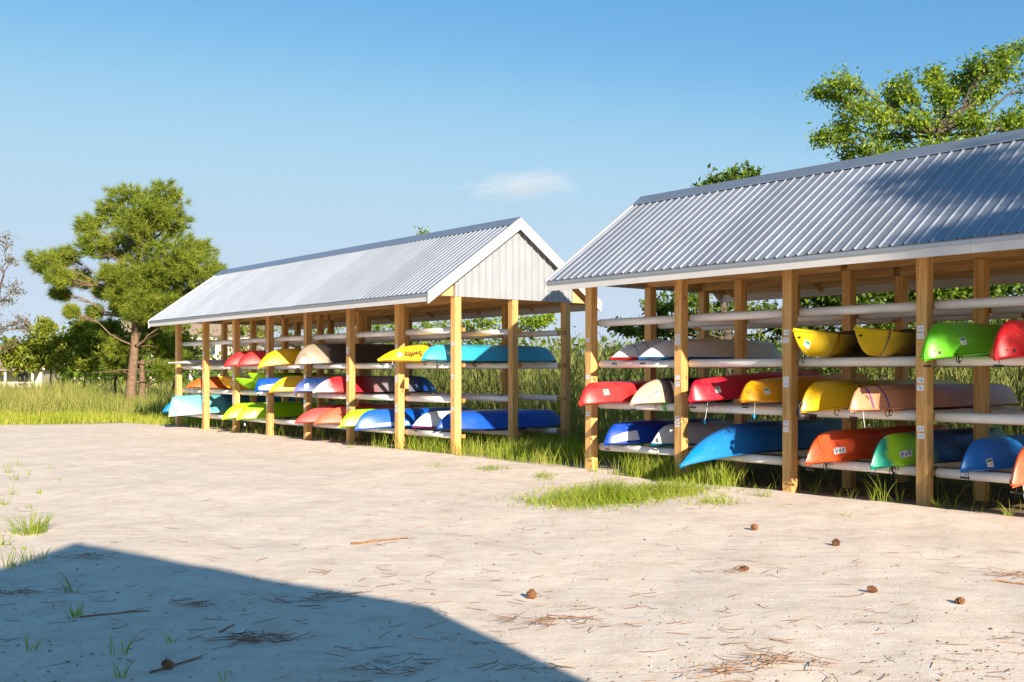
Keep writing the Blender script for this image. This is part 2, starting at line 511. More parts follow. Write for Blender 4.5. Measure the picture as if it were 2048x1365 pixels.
damp = ramp(t, nA, [(0.36, (0.84, 0.82, 0.80, 1)), (0.56, (1, 1, 1, 1))])
mul = nd(t, 'ShaderNodeMixRGB', blend_type='MULTIPLY'); mul.inputs[0].default_value = 0.4
t.links.new(sandc.outputs[0], mul.inputs[1]); t.links.new(damp.outputs[0], mul.inputs[2])
stc = ramp(t, streak, [(0.40, (0.88, 0.85, 0.82, 1)), (0.6, (1, 1, 1, 1))])
mul2 = nd(t, 'ShaderNodeMixRGB', blend_type='MULTIPLY'); mul2.inputs[0].default_value = 0.5
t.links.new(mul.outputs[0], mul2.inputs[1]); t.links.new(stc.outputs[0], mul2.inputs[2])
spk = ramp(t, nC, [(0.3, (0.74, 0.7, 0.66, 1)), (0.45, (1, 1, 1, 1))])
mul3 = nd(t, 'ShaderNodeMixRGB', blend_type='MULTIPLY'); mul3.inputs[0].default_value = 0.6
t.links.new(mul2.outputs[0], mul3.inputs[1]); t.links.new(spk.outputs[0], mul3.inputs[2])
mott = ramp(t, noise(2.6, 6.0, 0.72), [(0.36, (0.80, 0.76, 0.72, 1)), (0.50, (1, 1, 1, 1)), (0.7, (1.0, 0.985, 0.965, 1))])
mul4 = nd(t, 'ShaderNodeMixRGB', blend_type='MULTIPLY'); mul4.inputs[0].default_value = 0.6
t.links.new(mul3.outputs[0], mul4.inputs[1]); t.links.new(mott.outputs[0], mul4.inputs[2])
grit = ramp(t, noise(55.0, 5.0, 0.75), [(0.30, (0.66, 0.60, 0.54, 1)), (0.40, (1, 1, 1, 1))])
mul5 = nd(t, 'ShaderNodeMixRGB', blend_type='MULTIPLY'); mul5.inputs[0].default_value = 0.8
t.links.new(mul4.outputs[0], mul5.inputs[1]); t.links.new(grit.outputs[0], mul5.inputs[2])
mul3 = mul5
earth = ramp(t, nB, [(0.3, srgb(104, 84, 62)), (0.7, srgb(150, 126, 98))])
turf = ramp(t, nB, [(0.3, srgb(92, 98, 44)), (0.7, srgb(138, 136, 62))])
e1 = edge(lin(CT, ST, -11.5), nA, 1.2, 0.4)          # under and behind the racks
e2 = edge(lin(0.0, 1.0, -30.2), nA, 3.0, 0.7)         # meadow edge
e3 = edge(lin(CT, ST, -14.3), nA, 1.0, 0.5)
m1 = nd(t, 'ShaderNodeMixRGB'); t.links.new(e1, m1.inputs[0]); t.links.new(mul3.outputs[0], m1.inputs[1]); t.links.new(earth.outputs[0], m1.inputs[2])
mxx = nd(t, 'ShaderNodeMath', operation='MAXIMUM'); t.links.new(e2, mxx.inputs[0]); t.links.new(e3, mxx.inputs[1])
m2 = nd(t, 'ShaderNodeMixRGB'); t.links.new(mxx.outputs[0], m2.inputs[0]); t.links.new(m1.outputs[0], m2.inputs[1]); t.links.new(turf.outputs[0], m2.inputs[2])
t.links.new(m2.outputs[0], b.inputs['Base Color'])
b.inputs['Roughness'].default_value = 0.92
b.inputs['Specular IOR Level'].default_value = 0.15
hsum = nd(t, 'ShaderNodeMath', operation='MULTIPLY_ADD'); hsum.inputs[1].default_value = 0.14
t.links.new(nC, hsum.inputs[0])
h2 = nd(t, 'ShaderNodeMath', operation='MULTIPLY_ADD'); h2.inputs[1].default_value = 0.45
h3 = nd(t, 'ShaderNodeMath', operation='MULTIPLY_ADD'); h3.inputs[1].default_value = 0.4
scuff = ramp(t, noise(16.0, 4.0, 0.7), [(0.30, (0, 0, 0, 1)), (0.44, (1, 1, 1, 1))])      # footfalls and scrapes
h4 = nd(t, 'ShaderNodeMath', operation='MULTIPLY_ADD'); h4.inputs[1].default_value = 0.45
t.links.new(noise(34.0, 4.0, 0.65), h4.inputs[0])
h5 = nd(t, 'ShaderNodeMath', operation='MULTIPLY'); h5.inputs[1].default_value = 0.3; t.links.new(scuff.outputs[0], h5.inputs[0])
t.links.new(h5.outputs[0], h4.inputs[2])
t.links.new(nB, h3.inputs[0]); t.links.new(h4.outputs[0], h3.inputs[2])
t.links.new(streak, h2.inputs[0]); t.links.new(h3.outputs[0], h2.inputs[2]); t.links.new(h2.outputs[0], hsum.inputs[2])
bump(t, b, hsum.outputs[0], 0.34, 0.022)
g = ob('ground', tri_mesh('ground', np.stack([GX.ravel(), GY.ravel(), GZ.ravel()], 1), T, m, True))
tag(g, 'pale trampled sand yard running into green meadow', 'ground', kind='structure')


# ------------------------------------------------------------------ sheds
EY, EZ, PITCH = -0.736, 2.88, 0.704            # eave edge (local y, z) and roof slope
RY = ROW; RZ = EZ + (RY - EY) * PITCH           # ridge
NB = 7
SL = math.hypot(RY - EY, RZ - EZ)
XO = 0.20                                       # roof past the end posts
LX = NB * BAY
PSI = math.atan(PITCH)


def roofline(y): return EZ + ((y if y < RY else 2 * RY - y) - EY) * PITCH


def rib_profile(w, n, h=0.0175, base=0.040, top=0.016):
    pts = [(0.0, 0.0)]
    for i in range(n):
        c = (i + 0.5) * w / n
        pts += [(c - base / 2, 0), (c - top / 2, h), (c + top / 2, h), (c + base / 2, 0)]
        for k in (1, 2):                                   # faint stiffening creases in the pan
            q = c + w / n * (0.5 + (k - 1.5) * 0.22)
            if q < w - 0.01: pts += [(q - 0.006, 0), (q, 0.002), (q + 0.006, 0)]
    pts.append((w, 0.0))
    return pts


PW = 0.9144
prof = rib_profile(PW, 6)
def panel_mesh(w):
    V, Fc = [], []
    pr = [p for p in prof if p[0] <= w + 1e-6]
    if pr[-1][0] < w - 1e-6: pr.append((w, 0.0))
    for x, h in pr: V += [(x, 0, h), (x, SL + 0.012, h)]
    for i in range(len(pr) - 1): Fc.append((2 * i, 2 * i + 2, 2 * i + 3, 2 * i + 1))
    return mesh('roof_panel', V, Fc, M['roof'])
ROOFLEN = LX + 2 * XO
NP = int(math.ceil(ROOFLEN / PW))
ME = {}
ME['panel'] = panel_mesh(PW)
ME['panel_last'] = panel_mesh(ROOFLEN - (NP - 1) * PW)
ME['post'] = MB().bev(-0.07, 0.07, -0.07, 0.07, -0.35, 2.87, 0.007).me('post', M['post'])
ME['postin'] = MB().bev(-0.07, 0.07, -0.07, 0.07, -0.35, 2.868, 0.007).me('post', M['post'])
ME['beam'] = MB().box(0.002, BAY * 2 - 0.002, -0.04, 0.04, 2.872, 3.07).me('beam', M['beam'])
ME['beam1'] = MB().box(0.002, BAY - 0.002, -0.04, 0.04, 2.872, 3.07).me('beam', M['beam'])
PL = BAY - 0.17
pm = MB()
for i in range(16):
    a = 2 * math.pi * i / 16
    pm.V += [(0, 0.057 * math.cos(a), 0.057 * math.sin(a)), (PL, 0.057 * math.cos(a), 0.057 * math.sin(a)),
             (0, 0.051 * math.cos(a), 0.051 * math.sin(a)), (PL, 0.051 * math.cos(a), 0.051 * math.sin(a))]
for i in range(16):
    j = (i + 1) % 16
    pm.F += [(4 * i, 4 * i + 1, 4 * j + 1, 4 * j), (4 * i + 2, 4 * j + 2, 4 * j + 3, 4 * i + 3), (4 * i, 4 * j, 4 * j + 2, 4 * i + 2), (4 * i + 1, 4 * i + 3, 4 * j + 3, 4 * j + 1)]
ME['pipe'] = pm.me('pipe', M['pvc'], True)
ME['core'] = MB().box(-0.12, LX + 0.10, -0.033, 0.033, -0.033, 0.033).me('rail_core', M['core'])
ME['plate'] = mesh('number_plate', [(-0.042, 0, -0.033), (0.042, 0, -0.033), (0.042, 0, 0.033), (-0.042, 0, 0.033)], [(0, 1, 2, 3)], M['plate'], uv=[(0, 0), (1, 0), (1, 1), (0, 1)])
rm = MB()
ra = 0.14
rm.prism([(EY + 0.03, EZ + 0.03 * PITCH - 0.045), (RY - 0.021, RZ - 0.021 * PITCH - 0.045), (RY - 0.021, RZ - 0.021 * PITCH - 0.045 - ra), (EY + 0.03, EZ + 0.03 * PITCH - 0.045 - ra * 0.55)], 0, -0.019, 0.019)
ME['rafter'] = rm.me('rafter', M['raft'])


def shed(loc, rz, label, open_ends):
    root = empty('kayak_shed', loc, rz)
    tag(root, label, 'shed', 'kayak storage sheds')
    z0 = lambda i, r: 0
    for r in range(3):
        for i in range(NB + 1):
            p = ob('post', ME['post'] if r == 0 else ME['postin'], root, (i * BAY, r * ROW, 0))
            if r == 0:
                for l in (2, 3, 4):
                    zz = {2: 1.995, 3: 1.415, 4: 0.855}[l]
                    for k in ((0, 1) if 0 < i < NB else (0,)):
                        o = ob('number_plate', ME['plate'], p, (random.uniform(-0.012, 0.0), -0.0725, zz - 0.085 * k + random.uniform(-0.01, 0.01)), (0, random.uniform(-0.05, 0.05), 0))
        x = 0
        while x < NB:
            n = 2 if x + 2 <= NB else 1
            ob('beam', ME['beam' if n == 2 else 'beam1'], root, (x * BAY - 0.1 * (x == 0), r * ROW, 0)); x += n
        yo = -0.105 if r == 2 else 0.105
        for l in LV:
            ob('rail_core', ME['core'], root, (0, r * ROW + yo, LV[l]))
            for i in range(NB):
                ob('pipe', ME['pipe'], root, (i * BAY + 0.1 + random.uniform(-0.015, 0.02), r * ROW + yo, LV[l] + random.uniform(-0.004, 0.004)), (random.uniform(0, 6), 0, 0))
    for i in range(NB + 1):
        xx = i * BAY + (0.06 if i == 0 else -0.06 if i == NB else 0.0)
        ob('rafter', ME['rafter'], root, (xx, 0, 0))
        ob('rafter', ME['rafter'], root, (xx, 2 * RY, 0), (0, 0, math.pi))
    ob('ridge_board', MB().box(-0.1, LX + 0.1, RY - 0.019, RY + 0.019, RZ - 0.25, RZ - 0.05).me('ridge_board', M['beam']), root)
    # roof: plywood sheets below, ribbed metal panels above
    ns, half = 6, SL / 2
    sw = ROOFLEN / ns
    sm = MB().box(0.0015, sw - 0.0015, 0.0015, half - 0.0015, -0.042, -0.006).me('plywood_sheet', M['ply'])
    for side in (0, 1):
        rot = (PSI, 0, 0) if side == 0 else (PSI, 0, math.pi)
        for k in range(ns):
            for h in range(2):
                u = h * half
                y = EY + u * math.cos(PSI); z = EZ + u * math.sin(PSI)
                x = -XO + k * sw
                if side: x = LX + XO - k * sw; y = 2 * RY - y
                ob('plywood_sheet', sm, root, (x, y, z), rot)
        for k in range(NP):
            last = k == NP - 1
            x = -XO + k * PW if side == 0 else LX + XO - k * PW
            y = EY - 0.012 if side == 0 else 2 * RY - EY + 0.012
            ob('roof_panel', ME['panel_last' if last else 'panel'], root, (x, y, EZ - 0.008 + 0.003 * (k % 2)), rot)
        # eave: metal drip edge over a white fascia board
        s = 1 if side == 0 else -1
        ye = EY if side == 0 else 2 * RY - EY
        for k in range(4):
            a0, a1 = -XO + k * ROOFLEN / 4, -XO + (k + 1) * ROOFLEN / 4
            fb = MB().prism([(ye - s * 0.002, EZ - 0.012), (ye - s * 0.002, EZ - 0.158), (ye + s * 0.02, EZ - 0.158), (ye + s * 0.02, EZ + 0.0)], 0, a0 + 0.0015, a1 - 0.0015)
            ob('fascia_board', fb.me('fascia_board', M['white']), root)
            et = MB().prism([(ye - s * 0.02, EZ - 0.02), (ye - s * 0.017, EZ - 0.062), (ye - s * 0.006, EZ - 0.064), (ye - s * 0.006, EZ - 0.016)], 0, a0, a1 - 0.001)
            ob('eave_trim', et.me('eave_trim', M['trim']), root)
            # ridge cap
            cw = 0.24
            p0 = (RY, RZ + 0.05); p1 = (RY - s * cw * math.cos(PSI), RZ + 0.036 - cw * math.sin(PSI))
            rc = MB().prism([p0, p1, (p1[0], p1[1] - 0.012), (p0[0], p0[1] - 0.004)], 0, a0 - 0.01 * (k == 0), a1 - 0.002 + 0.012 * (k == 3))
            ob('ridge_cap', rc.me('ridge_cap', M['trim']), root)
        # rake boards at both ends
        for e in (0, 1):
            xa = (LX + XO + 0.002) if e else (-XO - 0.024)
            poly = [(ye - s * 0.02, EZ - 0.10), (ye - s * 0.02, EZ - 0.20), (RY, RZ - 0.185), (RY, RZ - 0.078)]
            o = ob('rake_board', MB().prism(poly, 0, xa, xa + 0.022).me('rake_board', M['white']), root)
            xb = xa - (0.004 if e == 0 else -0.004)
            poly = [(ye - s * 0.026, EZ + 0.012), (ye - s * 0.026, EZ - 0.098), (RY, RZ - 0.076), (RY, RZ + 0.034)]
            ob('rake_trim', MB().prism(poly, 0, xb - 0.004 * (e == 0), xb + 0.026).me('rake_trim', M['rake']), root)
            # triangular end filler between the last post and the eave
            xc = (LX + 0.03) if e else -0.05
            poly = [(ye + s * 0.03, EZ - 0.03), (ye + s * 0.64, EZ - 0.03), (ye + s * 0.64, EZ + 0.61 * PITCH - 0.05)]
            ob('end_filler', MB().prism(poly, 0, xc, xc + 0.02).me('end_filler', M['ply']), root)
    # gable walls of ribbed white metal
    for e in (0, 1):
        xg = LX + 0.078 if e else -0.078
        sgn = 1 if e else -1
        y0, y1 = -0.085, 2 * ROW + 0.085
        tot = y1 - y0; npn = 3; pw = tot / npn
        for k in range(npn):
            V, Fc = [], []
            pr = rib_profile(pw, 6, 0.022, 0.042, 0.018)
            ys_ = sorted(set([round(p[0], 5) for p in pr] + ([round(RY - y0 - k * pw, 5)] if 0 < RY - y0 - k * pw < pw else [])))
            hx = lambda v: np.interp(v, [p[0] for p in pr], [p[1] for p in pr])
            for v in ys_:
                yy = y0 + k * pw + v
                V += [(xg + sgn * (float(hx(v)) + 0.002 * (k % 2)), yy, 2.845), (xg + sgn * (float(hx(v)) + 0.002 * (k % 2)), yy, roofline(yy) - 0.03)]
            for i in range(len(ys_) - 1):
                Fc.append((2 * i, 2 * i + 2, 2 * i + 3, 2 * i + 1))
            ob('gable_panel', mesh('gable_panel', V, Fc, M['siding']), root)
        ob('gable_tie', MB().box(-0.02, 0.02, -0.06, 2 * ROW + 0.06, 2.90, 3.06).me('gable_tie', M['raft']), root, (LX + 0.05 if e else -0.05, 0, 0))
        for ye in (y0 - 0.006, y1 + 0.002):
            ob('corner_trim', MB().box(xg - 0.02, xg + 0.024, ye, ye + 0.004, 2.843, roofline(-0.085) - 0.05).me('corner_trim', M['siding']), root)
    return root


PL0 = DD * DL + AX * AL
PR0 = DD * DR + AX * AR
shed(PL0, ROT, 'long kayak shed showing its white ribbed gable end, beside the pine tree', True)
shed(PR0, ROT, 'kayak shed with roof partly in tree shade and leafy tree rising behind', True)
# a third shed stands behind the photographer: its gable shadow falls on the sand
rot3 = R(29.5 - 90)
dd3 = Vector((math.cos(rot3 + math.pi / 2), math.sin(rot3 + math.pi / 2), 0)); ax3 = -Vector((math.cos(rot3), math.sin(rot3), 0))
h_e = EZ - 0.1
corner = Vector((-0.42, 6.40, 0)) - Vector((LIGHT.x, LIGHT.y, 0)) * (h_e / -LIGHT.z)      # near-right eave corner of the roof
# the corner that throws the bend is the far-side eave: local (-XO, 2*RY-EY)
loc3 = corner - dd3 * (2 * RY - EY) + ax3 * (-XO)
SH3 = loc3
shed(loc3, rot3, 'kayak shed that throws the gable-shaped shadow on the sand', True)


# ------------------------------------------------------------------ kayaks
def kayak(kind, label, shd, frac, D, lvl, L=3.1, Wd=0.72, H=0.33, rake=0.32, e=1.25, rise=0.04, q=0.72, flip=True,
          stops=None, deck=None, yaw=0.0, srake=0.35, se=1.4, permit=None, extra=None, tilt=0.0, vee=1.3, lift=0.0, roll=0.0, cockpit=True):
    base = PL0 if shd == 'L' else PR0
    if kind == 'kayak': H *= 0.91; Wd *= 0.96; q = q + 0.10
    zr = LV[lvl] + 0.057
    crown = 0.035
    oz = zr + (crown if flip else 0.004) + lift
    loc = base - AX * (frac * BAY) + DD * D + Vector((0, 0, oz))
    root = empty(kind, loc, ROT + R(yaw))
    root.rotation_euler = (R(tilt), R(roll), ROT + R(yaw))
    tag(root, label, 'kayak' if kind == 'kayak' else kind.replace('_', ' '), 'kayaks stored bow out on the racks')
    n = 30
    ss = [0.5 - 0.5 * math.cos(math.pi * i / n) for i in range(n + 1)]
    def fb(s):
        p = 2.05
        return max(0.006, Wd / 2 * max(0.0, 1 - abs(2 * s - 1) ** p) ** q)
    def fs(s):
        return H + rise * max(0.0, 1 - s / 0.38) ** 2 + 0.5 * rise * max(0.0, (s - 0.66) / 0.34) ** 2
    def fk(s):
        y = s * L; z = 0.0
        zs = fs(s) - 0.012
        ks = lambda ee: min(0.95, 0.60 + 0.3 * (ee - 1))
        rk, rs = rake * 1.3, srake * 1.3
        if y < rk: z = max(z, zs * (1 - (1 - (1 - y / rk) ** 2) ** ks(e)))
        if L - y < rs: z = max(z, zs * (1 - (1 - (1 - (L - y) / rs) ** 2) ** ks(se)))
        z += 0.03 * (2 * s - 1) ** 4
        return min(z, zs)
    def fe(s): return vee + (3.6 - vee) * (1 - abs(2 * s - 1) ** 2.5)
    def fin(x, y, z):
        if flip: return (-x, y, -(z - H))
        return (x, y, z)
    def hp(s, qq):
        zs, zk, bb = fs(s), fk(s), fb(s)
        fl = 1 - 0.10 * (1 - abs(qq))                       # slight flare towards the gunwale
        strake = 0.0 if kind == 'paddle_board' else (0.012 * math.exp(-((abs(qq) - 0.42) / 0.07) ** 2) - 0.006 * math.exp(-(qq / 0.08) ** 2)) * max(0.0, 1 - abs(2 * s - 1) ** 4)
        return fin(bb * qq * fl, s * L, zs - (zs - zk) * (1 - abs(qq) ** fe(s)) + strake)
    qs = [math.sin(math.pi / 2 * (-1 + 2 * j / 14)) for j in range(15)]
    qs = sorted(qs + [-0.5, -0.36, 0.36, 0.5])
    V = [hp(s, qq) for s in ss for qq in qs]
    Fc = []
    k = len(qs)
    for i in range(n):
        for j in range(k - 1):
            Fc.append((i * k + j, (i + 1) * k + j, (i + 1) * k + j + 1, i * k + j + 1))
    st = stops
    mat = plastic(tuple(st), L)
    ob('hull', mesh('hull', V, Fc, mat, True), root)
    # deck
    dm = plastic(tuple(deck), L) if deck else mat
    dq = [-1, -0.8, -0.5, -0.2, 0, 0.2, 0.5, 0.8, 1]
    V, Fc = [], []
    ck = (0.36, 0.68)
    for s in ss:
        for qq in dq:
            z = fs(s) + crown * (1 - qq * qq)
            if cockpit and ck[0] < s < ck[1]:
                g = max(0.0, 1 - ((s - 0.52) / 0.16) ** 2 - (qq / 0.72) ** 2)
                z -= min(0.16, 0.5 * g)
            if kind == 'canoe': z = fs(s) - min(0.26, (fs(s) - fk(s)) * 0.85) * (1 - abs(qq) ** 3.0)
            V.append(fin(fb(s) * qq, s * L, z))
    k = len(dq)
    for i in range(n):
        for j in range(k - 1):
            Fc.append((i * k + j, i * k + j + 1, (i + 1) * k + j + 1, (i + 1) * k + j))
    dk = ob('deck' if kind != 'canoe' else 'inside', mesh('deck', V, Fc, dm, True), root)
    # rub rail round the sheer
    r = MB()
    for sg in (-1, 1):
        r.tube([fin(sg * (fb(s) + 0.002), s * L, fs(s)) for s in ss], 0.009, 6)
    ob('rub_rail', r.me('rub_rail', dm, True), root)
    if cockpit and kind == 'kayak':
        cr = MB()
        pts = []
        for i in range(25):
            a = 2 * math.pi * i / 24
            s = 0.52 + 0.155 * math.cos(a)
            qq = 0.70 * math.sin(a)
            pts.append(fin(fb(s) * qq, s * L, fs(s) + crown * (1 - qq * qq) + 0.008))
        cr.tube(pts, 0.014, 6, False)
        ob('cockpit_rim', cr.me('cockpit_rim', M['black'], True), dk)
    # carry handle: a loop of cord and a toggle
    if kind != 'paddle_board':
        hb = MB()
        zz = fs(0.03) + 0.01
        p0 = Vector(fin(0.0, 0.09, zz)); sg = -1
        hb.tube([p0, p0 + Vector((0.008, -0.01, -0.05)), p0 + Vector((0.0, -0.015, -0.075))], 0.004, 5)
        hb.tube([p0 + Vector((-0.05, -0.015, -0.08)), p0 + Vector((0.05, -0.015, -0.083))], 0.011, 6)
        ob('carry_handle', hb.me('carry_handle', M['black'], True), root)
    vis = -1 if flip else 1
    def patch(name, s0, s1, qa, qb, mat, off=0.003):
        V, uv = [], []
        N = 4
        for i in range(N + 1):
            for j in range(N + 1):
                s = s0 + (s1 - s0) * i / N; qq = vis * (qa + (qb - qa) * j / N)
                p = Vector(hp(s, qq))
                du = Vector(hp(s + 0.002, qq)) - p; dv = Vector(hp(s, qq + 0.004)) - p
                nrm = du.cross(dv)
                if nrm.length > 1e-12: nrm.normalize()
                if nrm.x < 0: nrm = -nrm
                V.append(tuple(p + nrm * off)); uv.append((i / N, j / N if flip is False else 1 - j / N))
        # v runs up on the upright boat and also up when it is turned over
        uv = [(a, 1 - b_) if not flip else (a, b_) for a, b_ in uv]
        Fc = [(i * (N + 1) + j, (i + 1) * (N + 1) + j, (i + 1) * (N + 1) + j + 1, i * (N + 1) + j + 1) for i in range(N) for j in range(N)]
        return ob(name, mesh(name, V, Fc, mat, True, uv=uv), root)
    if permit:
        s0 = permit[0] / L
        qa, qb = (permit[1], permit[1] - 0.22) if flip else (permit[1], permit[1] - 0.2)
        # find a q-range about 8 cm high
        h = 0.085
        s_m = s0 + 0.04 / L
        qa = permit[1]
        qb = qa
        pa = Vector(hp(s_m, vis * qa))
        while qb > 0.05 and (Vector(hp(s_m, vis * qb)) - pa).length < h: qb -= 0.01
        patch('permit_sticker', s0, s0 + 0.085 / L, qb if not flip else qa, qa if not flip else qb, M['permit'])
    for ex in (extra or []): ex(root, hp, patch, fin, fs, fb, vis, L)
    return root


def ex_patch(name, y0, y1, qa, qb, mat):
    return lambda root, hp, patch, fin, fs, fb, vis, L: patch(name, y0 / L, y1 / L, qa, qb, mat, 0.004)


def ex_cord(mat, y, length, toggle=None, dx=0.03, rad=0.005):
    def f(root, hp, patch, fin, fs, fb, vis, L):
        s = y / L
        p = Vector(fin(vis * fb(s) * 0.5, y, fs(s) + 0.01))
        p.z = min(p.z, 0.02)
        m_ = MB().tube([p + Vector((0, -0.02, 0.02)), p + Vector((dx * 0.4, -0.03, -length * 0.5)), p + Vector((dx, -0.03, -length))], rad, 5)
        ob('cord', m_.me('cord', mat, True), root)
        if toggle:
            q_ = p + Vector((dx, -0.03, -length))
            ob('toggle', MB().tube([q_ + Vector((0, 0, 0.02)), q_ + Vector((0.0, 0, 0.0)), q_ - Vector((0, 0, 0.045))], [0.008, 0.02, 0.012], 8).me('toggle', toggle, True), root)
    return f


def ex_coil(mat, y, n=4, r0=0.05):
    def f(root, hp, patch, fin, fs, fb, vis, L):
        rr = random.Random(int(y * 1000) + n)
        s = y / L
        base = Vector(fin(vis * fb(s) * 0.8, y, fs(s))); base.z = min(base.z, 0.0) - 0.02
        m_ = MB()
        for i in range(n):
            c = base + Vector((0.02 + rr.uniform(-0.01, 0.02), rr.uniform(-0.05, 0.12), -rr.uniform(0, 0.04)))
            rad = r0 * rr.uniform(0.6, 1.1); tw = rr.uniform(-0.5, 0.5)
            m_.tube([c + Vector((rad * 0.5 * math.sin(tw) * math.cos(a), rad * math.cos(a), rad * math.sin(a) - rad * 0.3)) for a in [i_ * 0.45 for i_ in range(13)]], 0.006, 5)
        ob('coiled_cord', m_.me('coiled_cord', mat, True), root)
    return f


def ex_strap(mat, y, width=0.025, hang=0.12):
    """a strap passed round the hull and the rail"""
    def f(root, hp, patch, fin, fs, fb, vis, L):
        s = y / L
        pts = [Vector(hp(s, vis * qq)) for qq in [1, 0.95, 0.85, 0.7, 0.5, 0.3, 0, -0.4, -0.8, -1]]
        ctr = sum(pts, Vector()) / len(pts)
        pts = [p + (p - ctr).normalized() * 0.006 for p in pts]
        if hang: pts = [pts[0] + Vector((0.0, -0.02, -hang)), pts[0] + Vector((0.01, -0.01, -hang * 0.4))] + pts
        V, Fc = [], []
        for p in pts: V += [tuple(p + Vector((0, -width / 2, 0))), tuple(p + Vector((0, width / 2, 0)))]
        for i in range(len(pts) - 1): Fc.append((2 * i, 2 * i + 1, 2 * i + 3, 2 * i + 2))
        ob('strap', mesh('strap', V, Fc, mat, True), root)
    return f


def text_mesh(body, size, mat, bold=0.0):
    cu = bpy.data.curves.new('lettering', 'FONT')
    cu.body = body; cu.size = size; cu.extrude = 0.0008; cu.align_x = 'CENTER'; cu.align_y = 'CENTER'
    cu.resolution_u = 3; cu.offset = bold
    tmp = bpy.data.objects.new('lettering_tmp', cu)
    C.objects.link(tmp)
    dg = bpy.context.evaluated_depsgraph_get(); dg.update()
    me = bpy.data.meshes.new_from_object(tmp.evaluated_get(dg))
    bpy.data.objects.remove(tmp)
    me.materials.clear(); me.materials.append(mat)
    return me


def ex_text(body, size, y, qq, mat, turn=0.0, off=0.006, name='lettering', bold=0.0):
    def f(root, hp, patch, fin, fs, fb, vis, L):
        s = y / L
        p = Vector(hp(s, vis * qq)); du = (Vector(hp(s + 0.01, vis * qq)) - p).normalized()
        dv = Vector(hp(s, vis * (qq - 0.05))) - p
        nrm = du.cross(dv).normalized()
        if nrm.x < 0: nrm = -nrm
        ex_ = du if not turn else -du                      # letters run towards the stern, or turned over
        ey_ = nrm.cross(ex_).normalized()
        Mx = Matrix((ex_, ey_, nrm)).transposed().to_4x4()
        o = ob(name, text_mesh(body, size, mat, bold), root)
        o.matrix_local = Matrix.Translation(p + nrm * off) @ Mx
    return f


def ex_rudder(y0=-0.02):
    def f(root, hp, patch, fin, fs, fb, vis, L):
        m_ = MB()
        p = Vector(fin(0, 0.0, fs(0)))
        m_.tube([p + Vector((0, 0.02, 0.10)), p + Vector((0, -0.03, 0.06)), p + Vector((0, -0.05, 0.0)), p + Vector((0, -0.03, -0.06))], [0.02, 0.03, 0.035, 0.03], 8)
        m_.prism([(p.y - 0.05, p.z - 0.10), (p.y + 0.30, p.z - 0.11), (p.y + 0.32, p.z - 0.05), (p.y - 0.02, p.z - 0.02)], 0, p.x - 0.012, p.x + 0.012)
        ob('rudder', m_.me('rudder', M['black'], True), root)
    return f


def ex_scupper(pts):
    def f(root, hp, patch, fin, fs, fb, vis, L):
        for (y, qq, r_) in pts:
            s = y / L
            p = Vector(hp(s, vis * qq)); du = (Vector(hp(s + 0.01, vis * qq)) - p).normalized()
            dv = (Vector(hp(s, vis * (qq - 0.05))) - p).normalized()
            nrm = du.cross(dv).normalized()
            if nrm.x < 0: nrm = -nrm
            V = [tuple(p + nrm * 0.004)] + [tuple(p + nrm * 0.004 + r_ * (math.cos(a) * du + math.sin(a) * dv)) for a in [i * math.pi / 6 for i in range(12)]]
            ob('drain_plug', mesh('drain_plug', V, [(0, 1 + i, 1 + (i + 1) % 12) for i in range(12)], M['black']), root)
    return f


c_ = srgb
RED, CRIM, LIME, BLUE, DBLUE = c_(214, 32, 40), c_(196, 14, 48), c_(150, 208, 18), c_(0, 112, 190), c_(0, 70, 178)
YEL, ORYEL, ORANGE, CYAN, TEAL = c_(246, 190, 0), c_(244, 166, 0), c_(226, 78, 26), c_(52, 164, 192), c_(96, 188, 196)
CORAL, CORAL2, PEACH, TAN, WHITE = c_(228, 78, 72), c_(232, 104, 72), c_(212, 134, 96), c_(184, 170, 150), c_(226, 222, 218)
BLACK, GREEN, DGREY, PURP, TGREEN = c_(24, 24, 24), c_(100, 200, 30), c_(66, 62, 60), c_(150, 50, 150), c_(0, 158, 130)
one = lambda c: [(0.0, c)]
K = kayak
BL, BR = M['blackrope'], M['black']
# -- shed under the leafy tree, second rail from the top
K('kayak', 'upturned white kayak with red deck, between the end post and blue-decked twin', 'R', 0.37, -0.25, 2, L=3.1, H=0.30, rake=0.75, e=1.7, rise=0.0, stops=one(WHITE), deck=one(RED), vee=1.6, extra=[ex_strap(BL, 0.42, 0.012, 0.07), ex_strap(BL, 0.62, 0.012, 0.06)])
K('kayak', 'upturned white kayak with bright blue deck, resting above the grey and crimson boats', 'R', 0.74, -0.36, 2, L=3.35, H=0.31, rake=0.8, e=1.7, rise=0.0, stops=one(WHITE), deck=one(BLUE), vee=1.6, extra=[ex_cord(BL, 0.55, 0.12)])
YB = [(0.0, c_(214, 182, 24)), (0.15, c_(212, 180, 20)), (0.24, c_(130, 112, 20)), (0.32, BLACK), (1.0, BLACK)]
K('kayak', 'upright yellow and black kayak tied with a red strap', 'R', 2.27, -0.62, 2, L=3.0, H=0.31, rake=0.26, e=1.5, rise=0.03, q=0.95, vee=1.6, flip=False, stops=YB, deck=[(0.0, c_(214, 182, 24)), (0.14, c_(200, 170, 20)), (0.2, BLACK)], permit=(0.16, 0.78), extra=[ex_strap(M['redstrap'], 0.62, 0.016, 0.17), ex_coil(BL, 0.05, 2, 0.03)])
K('kayak', 'upright yellow and black kayak tied with a blue strap, next to lime green bow', 'R', 2.70, -0.55, 2, L=3.0, H=0.31, rake=0.26, e=1.5, rise=0.03, q=0.95, vee=1.6, flip=False, stops=YB, deck=[(0.0, c_(214, 182, 24)), (0.14, c_(200, 170, 20)), (0.2, BLACK)], extra=[ex_strap(M['logo'], 0.45, 0.016, 0.12)])
